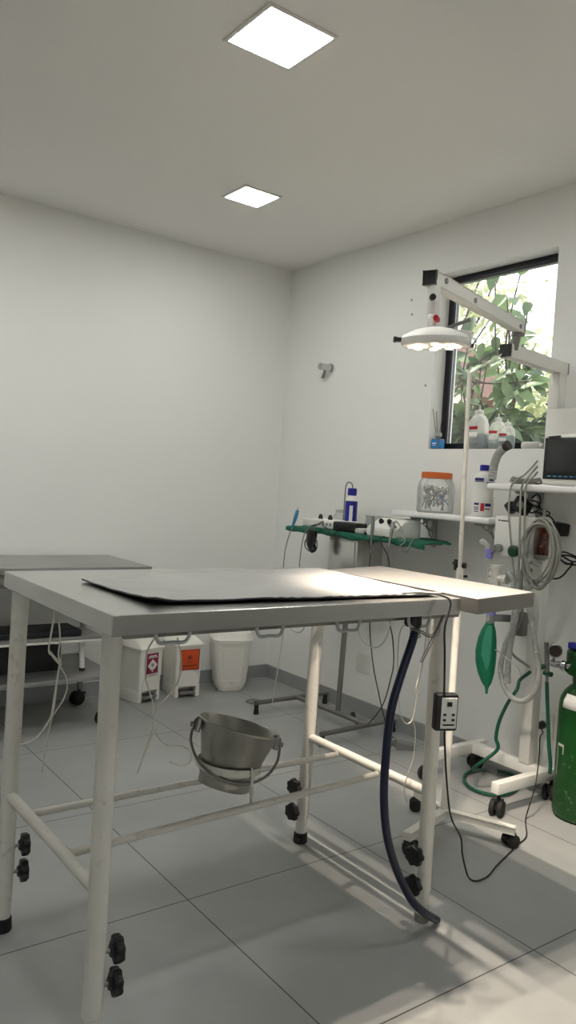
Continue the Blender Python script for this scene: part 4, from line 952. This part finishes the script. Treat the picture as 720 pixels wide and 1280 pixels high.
b = MB(); b.tube([(2.7200, 2.0287, 1.0108), (2.7200, 2.0280, 0.9106), (2.7200, 2.0166, 0.7786), (2.76, 2.09, .62), (2.83, 2.04, .55)], .006, 8, 6); obj('gas_line', b, 'cablegrey', AM)
b = MB(); b.tube([(2.6600, 2.0914, 0.6270), (2.6600, 2.0531, 0.6147), (2.6600, 2.0026, 0.5923), (2.6600, 1.9692, 0.5733), (2.7400, 2.0137, 0.5226)], .0022, 6, 6); obj('sample_line', b, 'milky', AM)
# coil of grey tubing hung on the machine
b = MB(); cc = Vector((2.6650, 1.9100, 1.0500)); rc = random.Random(11); pts = []
n = 7
for k in range(n*14):
    a = 2*PI*k/14; g = k//14
    ry, rz = .070+.0055*((g*3) % 7), .108+.006*((g*5) % 7)
    pts.append((cc.x+.010*math.sin(g*1.9+a)+.004*(g-3), cc.y+ry*math.cos(a)*(.86+.14*math.sin(a) if math.sin(a) < 0 else .86)-.0*g, cc.z+.006+rz*math.sin(a)-.006*(g % 3)))
b.tube(pts, .0046, 8, 4); 
cl = obj('coiled_tubing', b, 'cablegrey', None, tuple(cc+Vector((0, 0, .13)))); tag(cl, 'big coil of grey tubing hanging in front of the amber vaporizer', 'tubing')
b = MB(); b.tube([(2.7000, 2.0025, 0.9741), (2.7000, 2.0233, 0.9383), (2.7000, 2.0126, 0.9065), (2.7000, 1.9725, 0.8989), (2.7000, 1.9360, 0.9236), (2.7000, 1.9162, 0.9587), (2.7000, 1.9421, 0.9945), (2.7000, 1.9892, 1.0021), (2.7000, 2.0025, 0.9741), (2.7000, 1.9836, 0.9369), (2.7000, 1.9523, 0.9345), (2.7000, 1.9242, 0.9642)], .003, 7, 8)
tag(obj('thin_tubing', b, 'cablegrey', None, (2.7000, 1.9677, 0.9784)), 'thin grey tube drooping in small loops under the big coil', 'tubing')
# green gas hose to the machine
b = MB(); b.tube([(2.83, 2.035, .53), (2.7600, 2.0312, 0.5030), (2.7000, 1.9993, 0.4763), (2.7000, 2.0417, 0.4051), (2.7000, 2.0758, 0.3212), (2.7000, 2.0863, 0.2499), (2.7000, 2.0775, 0.1978), (2.66, 2.16, .10), (2.9001, 2.2906, 0.0120), (2.8499, 2.3045, 0.0120), (2.7795, 2.2956, 0.0120), (2.7147, 2.2532, 0.0120), (2.6673, 2.1850, 0.0120), (2.6616, 2.1189, 0.0120), (2.7028, 2.0592, 0.0120), (2.7900, 2.0528, 0.0120), (2.9177, 2.1085, 0.0120), (2.9675, 2.1902, 0.0120), (2.9390, 2.2487, 0.0120)], .0075, 10, 8)
tag(obj('gas_hose', b, 'ghose', None, (2.6, 2.1, .01)), 'dark green gas hose looped on the floor under the white machine', 'hose')

# ================================================================== OXYGEN CYLINDER
cx, cy = 2.857, 1.768
OC = thing('oxygen_cylinder', 'scuffed dark green oxygen cylinder at the right edge', 'gas cylinder', (cx, cy, 0))
b = MB(); b.lathe([(.096, 0), (.109, .01), (.113, .03), (.113, .445), (.109, .475), (.095, .503), (.075, .525), (.055, .538), (.048, .545)], (cx, cy, 0), (0, 0, 1), 48); obj('body', b, 'green', OC)
b = MB(); b.lathe([(.066, .528), (.068, .548), (.068, .565), (.093, .575), (.097, .59), (.097, .662), (.091, .670), (.085, .670), (.089, .66), (.089, .6), (.06, .58)], (cx, cy, 0), (0, 0, 1), 36); obj('valve_guard', b, 'green', OC)
b = MB(); b.cyl((cx, cy, .545), (cx, cy, .64), .022, seg=16).cyl((cx, cy, .61), (cx-.10, cy+.06, .61), .012, seg=14); obj('valve', b, 'chrome', OC)
b = MB(); c = Vector((2.7900, 1.8152, 0.6903)); b.box(c, (.03, .036, .024), rotz(.6), .004); b.cyl(c, c+Vector((.05, .03, 0)), .007, seg=10); obj('valve_handwheel', b, 'blue', OC)
b = MB(); g = Vector((2.7600, 1.8733, 0.6612)); dv = Vector((-.8, -.6, 0)).normalized()
b.lathe([(.026, -.012), (.028, -.01), (.028, .01), (.024, .013)], g, dv, 28); ga = obj('pressure_gauge', b, 'steel2', OC)
b = MB(); b.lathe([(.0235, .0125), (.0235, .0135)], g, dv, 28); b.cyl(g+dv*.0125-Vector((0, 0, .0)), g+dv*.0125+Vector((0, 0, .018)), .0015, seg=6); obj('dial', b, 'dink', ga)
b = MB(); r0 = Vector((2.7650, 1.8871, 0.6056)); r1 = Vector((2.7650, 1.8351, 0.6073))
b.cyl(r0, r1, .014, seg=18).cyl(r1, r1+(r1-r0).normalized()*.02, .022, seg=20).cyl(r1+(r1-r0).normalized()*.018, (cx-.06, cy+.03, r1.z), .010, seg=14).cyl(r0, g-dv*.0-Vector((0, 0, .025)), .006, seg=8)
obj('regulator', b, 'chrome', OC)
b = MB(); f0 = Vector((2.7650, 1.9203, 0.6841)); f1 = Vector((2.7650, 1.9047, 0.5457))
b.cyl(f0, f1, .0095, seg=16).cyl(r0, Vector((f1.x, f1.y, r0.z)), .007, seg=10).cyl(f1, f1-Vector((0, 0, .03)), .006, seg=10); fm = obj('flow_meter', b, 'steel2', OC)
b = MB(); m0 = Vector((2.7650, 1.9083, 0.5877)); b.cyl(m0, Vector((2.7600, 1.9385, 0.5781)), .011, seg=14); 
m1 = Vector((2.7650, 1.9021, 0.5595)); b.cyl(m1-Vector((0, .018, 0)), m1+Vector((0, .018, 0)), .010, seg=14); obj('knob', b, 'ghose', fm)
b = MB(); b.tube([f1-Vector((0, 0, .02)), (2.7650, 1.8982, 0.4683), (2.7650, 1.8863, 0.3727), (2.7650, 1.8744, 0.2775), (2.7650, 1.8603, 0.1998), (2.7650, 1.8607, 0.1603)], .0075, 10, 8); obj('outlet_hose', b, 'ghose', OC)
def wrap(z0, z1, a0, a1, m, name, r=.1166, lab=None):
    b = MB(); n = 8
    vs = [[b.bm.verts.new((cx+(r if callable(r) is False else r(z))*math.cos(a0+(a1-a0)*k/n), cy+r*math.sin(a0+(a1-a0)*k/n), z)) for z in (z0, z1)] for k in range(n+1)]
    for k in range(n): b.bm.faces.new((vs[k][0], vs[k+1][0], vs[k+1][1], vs[k][1]))
    return b
va = math.atan2(-cy, -cx)
b = MB(); n = 10
def sh(a, t): # point just outside the shoulder profile
    r, z = {.1: (.1146, .447), .45: (.1108, .4755), .95: (.0982, .5015)}[t]
    return (cx+r*math.cos(a), cy+r*math.sin(a), z)
vs = [[b.bm.verts.new(sh(va-1.0+.75*k/n, t)) for t in (0.1, .45, .95)] for k in range(n+1)]
for k in range(n):
    for j in range(2): b.bm.faces.new((vs[k][j], vs[k+1][j], vs[k+1][j+1], vs[k][j+1]))
o = obj('paper_label', b, 'paper', OC); md = o.modifiers.new('thick', 'SOLIDIFY'); md.thickness = .0012; md.offset = 1
b = MB(); r = .1138
for z0, z1, a0, a1 in ((.29, .30, -1.12, -.78), (.17, .30, -1.12, -1.08), (.262, .30, -.82, -.78)):
    vs = [[b.bm.verts.new((cx+r*math.cos(va+a0+(a1-a0)*k/4), cy+r*math.sin(va+a0+(a1-a0)*k/4), z)) for z in (z0, z1)] for k in range(5)]
    for k in range(4): b.bm.faces.new((vs[k][0], vs[k+1][0], vs[k+1][1], vs[k][1]))
obj('worn_paint_mark', b, 'lgrey', OC)

# ================================================================== SURGICAL LAMP
SL = thing('surgical_lamp', 'white jointed-arm surgical lamp with lit warm LEDs above the table end', 'lamp', (RW, 2.05, 1.65))
hc = Vector((1.615, 1.553, 1.683)); tilt = Vector((-.075, -.02, 1)).normalized()
b = MB(); b.lathe([(.082, -.012), (.091, -.012), (.094, -.006), (.094, .008), (.088, .017), (.058, .032), (.03, .038)], hc, tilt, 48)
Vdir = Vector((.805, -.593, 0))
b.box(hc+Vdir*.075+Vector((0, 0, .012)), (.05, .05, .044), rotz(math.atan2(Vdir.y, Vdir.x)), .006)
hd = obj('lamp_head', b, 'white', SL)
b = MB(); b.lathe([(.01, -.0105), (.084, -.0105), (.084, -.0125), (.01, -.0125)], hc, tilt, 48); obj('light_plate', b, 'lgrey', hd)
leds = []
tx, ty, _ = frame_from(tilt)
for k in range(11):
    rad, a = (.03, 2*PI*k/3) if k < 3 else (.062, 2*PI*(k-3)/8)
    q = hc+tx*rad*math.cos(a)+ty*rad*math.sin(a)-tilt*.0125; leds.append(q)
    b = MB(); b.lathe([(.0105, .0), (.0105, -.003), (.006, -.0042)], q, tilt, 14); obj('led', b, 'led', hd, label='warm glowing LED')
b = MB(); b.cyl(hc-Vdir*.09+Vector((0, 0, .0)), hc-Vdir*.108, .007, seg=12).cyl(hc-Vdir*.106, hc-Vdir*.115, .0085, seg=12); obj('side_knob', b, 'black', hd)
b = MB(); b.cyl(hc+Vdir*.100+Vector((0, 0, -.004)), hc+Vdir*.11+Vector((0, 0, -.004)), .006, seg=10); obj('end_stud', b, 'black', hd)
b = MB(); b.tube([hc+Vdir*.028+Vector((0, 0, .036)), hc+Vdir*.045+Vector((-.02, -.03, .042)), hc+Vdir*.085+Vector((-.02, -.03, .06))], .0055, 10, 4); obj('positioning_handle', b, 'grey', hd)
A0 = Vector((1.607, 1.574, 1.862)); A1 = Vector((2.49, 1.958, 1.925))
b = MB(); b.bar(hc+Vector((0, .012, .075)), A0+Vector((.006, -.006, -.005)), .027, .027, .003); b.box(hc+Vector((0, .01, .06)), (.03, .022, .035), None, .004); b.cyl(hc+Vector((0, .008, .03)), hc+Vector((0, .01, .06)), .012, seg=14); dp = obj('drop_arm', b, 'white', SL)
b = MB(); cpt = hc+Vector((-.008, -.008, .062)); b.cyl(cpt+Vector((-.012, -.01, 0)), cpt+Vector((.012, .006, 0)), .008, seg=14); obj('red_pivot', b, 'red', dp, label='red pivot cap')
b = MB(); cpt = A0+Vector((-.014, -.022, -.06)); b.cyl(cpt, cpt+Vector((-.006, -.009, 0)), .009, seg=14); b.cyl(cpt+Vector((-.03, .01, -.115)), cpt+Vector((-.012, .005, -.115)), .005, seg=10); obj('lock_screw', b, 'black', dp)
d = (A1-A0).normalized()
b = MB(); b.bar(A0-d*.005, A1+d*.03, .037, .037, .002); ua = obj('upper_arm', b, 'white', SL)
obj('end_cap', MB().bar(A0-d*.016, A0-d*.004, .038, .038, .002), 'black', ua); obj('end_cap', MB().bar(A1+d*.028, A1+d*.034, .039, .039, .001), 'black', ua)
b = MB(); up = Vector((0, 0, 1)); sd = d.cross(up).normalized()
for f, zz in ((.07, .004), (.36, -.004), (.955, -.004)): q = A0.lerp(A1, f)+sd*.0185*(1 if sd.y < 0 else -1)+up*zz; b.cyl(q, q+sd*.006*(1 if sd.y < 0 else -1), .008, seg=10)
obj('bolt', b, 'steel2', ua)
B0 = Vector((2.49, 1.985, 1.832)); B1 = Vector((2.885, 2.035, 1.828))
b = MB(); b.cyl(A1+Vector((0, 0, -.02)), (2.493, 1.975, 1.84), .017, seg=16).cyl(A1+Vector((0, 0, -.022)), A1+Vector((0, 0, -.034)), .024, seg=16); obj('elbow_joint', b, 'steel2', SL)
d = (B1-B0).normalized()
b = MB(); b.bar(B0-d*.03, B1+d*.03, .044, .044, .003); la = obj('lower_arm', b, 'white', SL)
obj('end_cap', MB().bar(B0-d*.042, B0-d*.029, .045, .045, .002), 'black', la); obj('end_cap', MB().bar(B1+d*.029, B1+d*.034, .046, .046, .001), 'black', la)
b = MB(); b.bb((2.86, 2.015, 1.655), (2.91, 2.065, 1.81), .003); obj('wall_post', b, 'white', SL)
b = MB(); b.bb((2.862, 1.50, 1.47), (RW, 2.072, 1.655), .004); obj('wall_bracket', b, 'white', SL)
for q in leds[3:11:2]+leds[:1]:
    li = bpy.data.lights.new('led_beam', 'SPOT'); li.energy = 38; li.color = (1., .85, .70); li.spot_size = math.radians(80); li.spot_blend = .7; li.shadow_soft_size = .006
    lo = bpy.data.objects.new('led_beam', li); COL.objects.link(lo); lo.location = q-tilt*.006-hc+hc; lo.rotation_euler = (0, math.radians(-10), 0)

# ================================================================== WINDOW SILL
SX = 3.022
def drip_bottle(y, x, w_, h_, lab, fill):
    t = thing('saline_bottle', lab, 'bottle', (x, y, WZ0), 'soft plastic bottles on the window sill')
    b = MB(); hw = w_/2
    prof = [(hw*.86, 0), (hw, .006), (hw, h_*.52), (hw*.9, h_*.66), (hw*.6, h_*.77), (hw*.3, h_*.81), (hw*.26, h_*.83)]
    b.lathe(prof, (x, y, WZ0), (0, 0, 1), 28, sx=.55, sy=1); obj('body', b, 'milky', t)
    b = MB(); b.lathe([(hw*.9*.96, .004), (hw*.95, .012), (hw*.95, h_*fill)], (x, y, WZ0), (0, 0, 1), 28, sx=.53, sy=1); obj('liquid', b, 'water', t)
    b = MB(); b.lathe([(hw*.27, h_*.82), (hw*.34, h_*.83), (hw*.34, h_*.89), (hw*.2, h_*.91), (hw*.08, h_*.93), (hw*.06, h_*1.02)], (x, y, WZ0), (0, 0, 1), 18); obj('cap', b, 'milky', t)
    b = MB(); b.box((x-hw*.55-.001, y+hw*.12, WZ0+h_*.49), (.002, hw*1.0, h_*.075), None, .0005); obj('label', b, 'red', t)
    b = MB(); b.box((x-hw*.55-.001, y+hw*.12, WZ0+h_*.33), (.002, hw*.95, h_*.12), None, .0005); obj('label', b, 'paper', t)
drip_bottle(2.582, 3.035, .118, .215, 'tallest translucent bottle on the window sill, left of three', .35)
drip_bottle(2.475, 3.05, .098, .172, 'middle translucent bottle on the window sill', .3)
drip_bottle(2.395, 3.02, .088, .140, 'smallest translucent bottle on the window sill, right of three', .45)
p = (3.005, 2.592); t = thing('measuring_cup', 'clear plastic cup in front of the tallest sill bottle', 'cup', (*p, WZ0))
b = MB(); b.lathe([(.036, .001), (.042, .003), (.05, .062), (.0525, .064), (.048, .06), (.040, .006)], (p[0]+.02, p[1], WZ0), (0, 0, 1), 28, sx=.8); obj('wall', b, 'clear', t)
b = MB(); b.lathe([(.039, .006), (.044, .03)], (p[0]+.02, p[1], WZ0), (0, 0, 1), 28, sx=.78); obj('liquid', b, 'water', t)
p = (3.012, 2.825); t = thing('reed_diffuser', 'small blue-labelled reed diffuser at the left corner of the sill', 'diffuser', (*p, WZ0))
b = MB(); b.bb((p[0]-.022, p[1]-.028, WZ0), (p[0]+.022, p[1]+.028, WZ0+.055), .006).cyl((*p, WZ0+.053), (*p, WZ0+.07), .013, seg=14); obj('bottle', b, 'water', t)
b = MB(); b.lathe([(.017, .068), (.018, .07), (.018, .085), (.008, .087)], (*p, WZ0), (0, 0, 1), 16); obj('collar', b, 'lgrey', t)
b = MB(); b.box((p[0]-.0225, p[1]+.002, WZ0+.028), (.002, .046, .044), None, .0005); b.box((p[0], p[1]-.0285, WZ0+.028), (.036, .002, .044)); la = obj('label', b, 'cyan', t)
b = MB(); b.box((p[0]-.0238, p[1]+.002, WZ0+.03), (.001, .026, .006)); b.box((p[0]-.0238, p[1]+.002, WZ0+.02), (.001, .02, .003)); obj('print', b, 'paper', la)
for dx, dy in ((-.02, .04), (.0, -.06), (.015, .05), (.01, -.02)):
    b = MB(); b.cyl((p[0], p[1], WZ0+.02), (p[0]+dx, p[1]+dy*.8, WZ0+.21), .0014, seg=6); obj('reed', b, 'dink', t)
t = thing('glass_vial', 'small pale vial lying on the sill behind the corrugated hose', 'vial', (3.03, 2.27, WZ0))
b = MB(); b.cyl((3.02, 2.30, WZ0+.018), (3.03, 2.215, WZ0+.018), .017, seg=16); obj('body', b, 'milky', t)
b = MB(); b.cyl((3.03, 2.215, WZ0+.018), (3.032, 2.195, WZ0+.018), .012, seg=14); obj('cap', b, 'lgrey', t)

# ================================================================== OUTSIDE
o = struct('ground', MB().bb((-25, -25, -.3), (30, 30, -.09)), 'ground')
def leafmesh(b, c, d, up, L, wd):
    """one folded pointed leaf"""
    d = Vector(d).normalized(); s_ = d.cross(Vector(up)); s_ = s_.normalized() if s_.length > 1e-4 else Vector((1, 0, 0)); n = s_.cross(d)
    prof = [(0, .02), (.15, .34), (.38, .5), (.62, .44), (.84, .22), (1, .0)]
    mid = []; lf = []; rt = []
    for u, w_ in prof:
        q = Vector(c)+d*L*u-n*L*.22*u*u
        mid.append(b.bm.verts.new(q)); lf.append(b.bm.verts.new(q+s_*wd*w_+n*wd*w_*.35)); rt.append(b.bm.verts.new(q-s_*wd*w_+n*wd*w_*.35))
    for i in range(len(prof)-1):
        b.bm.faces.new((mid[i], mid[i+1], lf[i+1], lf[i])); b.bm.faces.new((mid[i+1], mid[i], rt[i], rt[i+1]))
SH = thing('shrub', 'dark green broad-leaved shrub right outside the window', 'shrub', (4.3, 3.7, -.05))
rs = random.Random(21); br = MB(); lv = MB()
def limb(p0, p1, r0, r1, k=5, wob=.08):
    pts = [p0]
    for i in range(1, k): pts.append(p0.lerp(p1, i/k)+Vector((rs.uniform(-wob, wob), rs.uniform(-wob, wob), rs.uniform(-wob, wob)*.5)))
    pts.append(p1); br.tube(pts, lambda u: r0+(r1-r0)*u, 7, 4); return catmull(pts, 4)
base = Vector((4.35, 3.75, -.05))
tips = []
for i in range(24):
    tgt = Vector((rs.uniform(3.75, 4.7), rs.uniform(2.9, 4.0), rs.uniform(1.35, 2.2)))
    if i % 3 == 0: tgt.z = rs.uniform(2.0, 2.45)
    L_ = limb(base+Vector((rs.uniform(-.1, .1), rs.uniform(-.1, .1), 0)), tgt, .010, .004)
    for q in L_[len(L_)//2::2]:
        dd = Vector((rs.uniform(-.8, .3), rs.uniform(-.8, .8), rs.uniform(-.6, .4))).normalized(); leafmesh(lv, q, dd, (rs.uniform(-1.2, -.2), rs.uniform(-1., .1), 1), rs.uniform(.11, .17), rs.uniform(.055, .08))
    for j in range(5):
        st = L_[int(len(L_)*rs.uniform(.5, .95))]; dr = Vector((rs.uniform(-.6, .5), rs.uniform(-1, 1), rs.uniform(-.3, .45))).normalized()
        tw = limb(st, st+dr*rs.uniform(.3, .55), .006, .003, 3, .02)
        for q in tw[2::1]:
            for s_ in (-1, 1):
                if rs.random() < .97:
                    dd = (dr*.55+Vector((rs.uniform(-.7, .5), rs.uniform(-.7, .7), rs.uniform(-.75, .35)))).normalized()
                    leafmesh(lv, q, dd, (rs.uniform(-1.2, -.2), rs.uniform(-1., .1), 1), rs.uniform(.11, .17), rs.uniform(.055, .08))
# a few sprays at the upper right of the window
for (x, y, z) in ((4.0, 3.25, 2.55), (3.9, 3.05, 2.75), (4.1, 3.45, 2.9), (3.9, 3.0, 2.45), (4.0, 3.5, 2.45)):
    tgt = Vector((x, y, z)); L_ = limb(base+Vector((.1, -.1, .4)), tgt, .014, .004)
    for q in L_[-7:]:
        dd = Vector((rs.uniform(-.6, .2), rs.uniform(-.9, .9), rs.uniform(-.5, .1))).normalized(); leafmesh(lv, q, dd, (rs.uniform(-1.2, -.2), rs.uniform(-1., .1), 1), rs.uniform(.13, .18), rs.uniform(.06, .085))
obj('branches', br, 'bark', SH); obj('foliage', lv, 'leaf', SH, ang=180)
def far_tree(c, R_, H_, n, lab, m='leafy', seed=1, ls=.12):
    rr = random.Random(seed); t = thing('tree', lab, 'tree', (c[0], c[1], -.05), 'trees beyond the window')
    b = MB(); b.tube([(c[0], c[1], -.05), (c[0]+.1, c[1], H_*.3), (c[0], c[1]+.1, H_*.75)], lambda u: .14*(1-.7*u), 9, 5)
    for i in range(9):
        a = rr.uniform(0, 2*PI); b.tube([(c[0], c[1], H_*.4), (c[0]+R_*.4*math.cos(a), c[1]+R_*.4*math.sin(a), H_*.6), (c[0]+R_*.8*math.cos(a), c[1]+R_*.8*math.sin(a), H_*rr.uniform(.6, .9))], lambda u: .05*(1-.7*u), 7, 4)
    obj('trunk', b, 'bark', t)
    b = MB()
    clumps = [Vector((rr.gauss(0, .45), rr.gauss(0, .45), rr.gauss(0, .4))) for _ in range(46)]
    for i in range(n):
        k = rr.choice(clumps); v = k+Vector((rr.gauss(0, .16), rr.gauss(0, .16), rr.gauss(0, .13)))
        q = Vector((c[0]+v.x*R_, c[1]+v.y*R_, H_*.68+v.z*H_*.38))
        leafmesh(b, q, (rr.uniform(-1, 1), rr.uniform(-1, 1), rr.uniform(-.8, .3)), (rr.uniform(-.5, .5), rr.uniform(-.5, .5), 1), ls*rr.uniform(.8, 1.3), ls*.5)
    obj('crown', b, m, t, ang=180)
# neighbour's roof corner
HS = thing('house', 'pale house with a red-brown roof edge behind the shrub', 'house', (9.8, 10.3, -.05))
b = MB(); 
b.prism([(7.05, -.05), (10.2, -.05), (10.2, 2.75), (8.65, 4.0), (7.05, 2.72)], .8, (8.0, 0, 0), (0, 1, 0), (0, 0, 1), (1, 0, 0)); obj('wall', b, 'stucco', HS)
b = MB()
b.bar((8.4, 6.75, 2.52), (8.4, 8.68, 4.12), 1.0, .14, 0, up=(0, 0, 1)); b.bar((8.4, 10.55, 2.52), (8.4, 8.62, 4.12), 1.0, .14, 0, up=(0, 0, 1)); obj('roof', b, 'roof', HS)
far_tree((12.8, 12.6), 2.1, 7.0, 3600, 'sunlit yellow-green tree in the distance behind the house roof', 'leafy', 5, .20)
far_tree((11.0, 7.7), 1.2, 3.9, 2200, 'sunlit yellow-green tree in the distance at the right of the window', 'leafy', 9, .17)
far_tree((7.2, 5.2), .7, 2.5, 1500, 'small sunlit bushy tree low behind the shrub', 'leafy', 13, .13)

far_tree((9.5, 3.0), 1.4, 5.0, 1500, 'leafy tree beyond the right side of the window', 'leafy', 17, .17)

# ================================================================== LIGHT, CAMERA
W_ = bpy.data.worlds.new('sky'); bpy.context.scene.world = W_; W_.use_nodes = True
bg = W_.node_tree.nodes['Background']; bg.inputs['Color'].default_value = (.93, .97, 1.0, 1); bg.inputs['Strength'].default_value = 2.6
su = bpy.data.lights.new('sun', 'SUN'); su.energy = 5.0; su.color = (1, .95, .82); su.angle = .02
so = bpy.data.objects.new('sun', su); COL.objects.link(so)
so.rotation_euler = Vector((-.05, .62, .78)).to_track_quat('Z', 'Y').to_euler()

cd = bpy.data.cameras.new('camera'); cam = bpy.data.objects.new('camera', cd); COL.objects.link(cam)
yaw, pit, rol = math.radians(36.35472271), math.radians(-1.78380481), math.radians(3.58040943)
f0 = Vector((math.sin(yaw), math.cos(yaw), 0)); r0 = Vector((math.cos(yaw), -math.sin(yaw), 0)); u0 = Vector((0, 0, 1))
f = f0*math.cos(pit)+u0*math.sin(pit); u = u0*math.cos(pit)-f0*math.sin(pit)
r = r0*math.cos(rol)+u*math.sin(rol); u2 = u*math.cos(rol)-r0*math.sin(rol)
cam.matrix_world = Matrix(((r.x, u2.x, -f.x, 0), (r.y, u2.y, -f.y, 0), (r.z, u2.z, -f.z, 1.25), (0, 0, 0, 1)))
cd.sensor_fit = 'HORIZONTAL'; cd.sensor_width = 36; cd.lens = 978.1473/720*36; cd.clip_start = .02
sc = bpy.context.scene; sc.camera = cam
sc.view_settings.view_transform = 'Standard'; sc.view_settings.look = 'None'; sc.view_settings.gamma = 1; sc.view_settings.use_curve_mapping = False
sc.view_settings.exposure = 0.13
for o in bpy.data.objects:
    if '_base' in o: del o['_base']
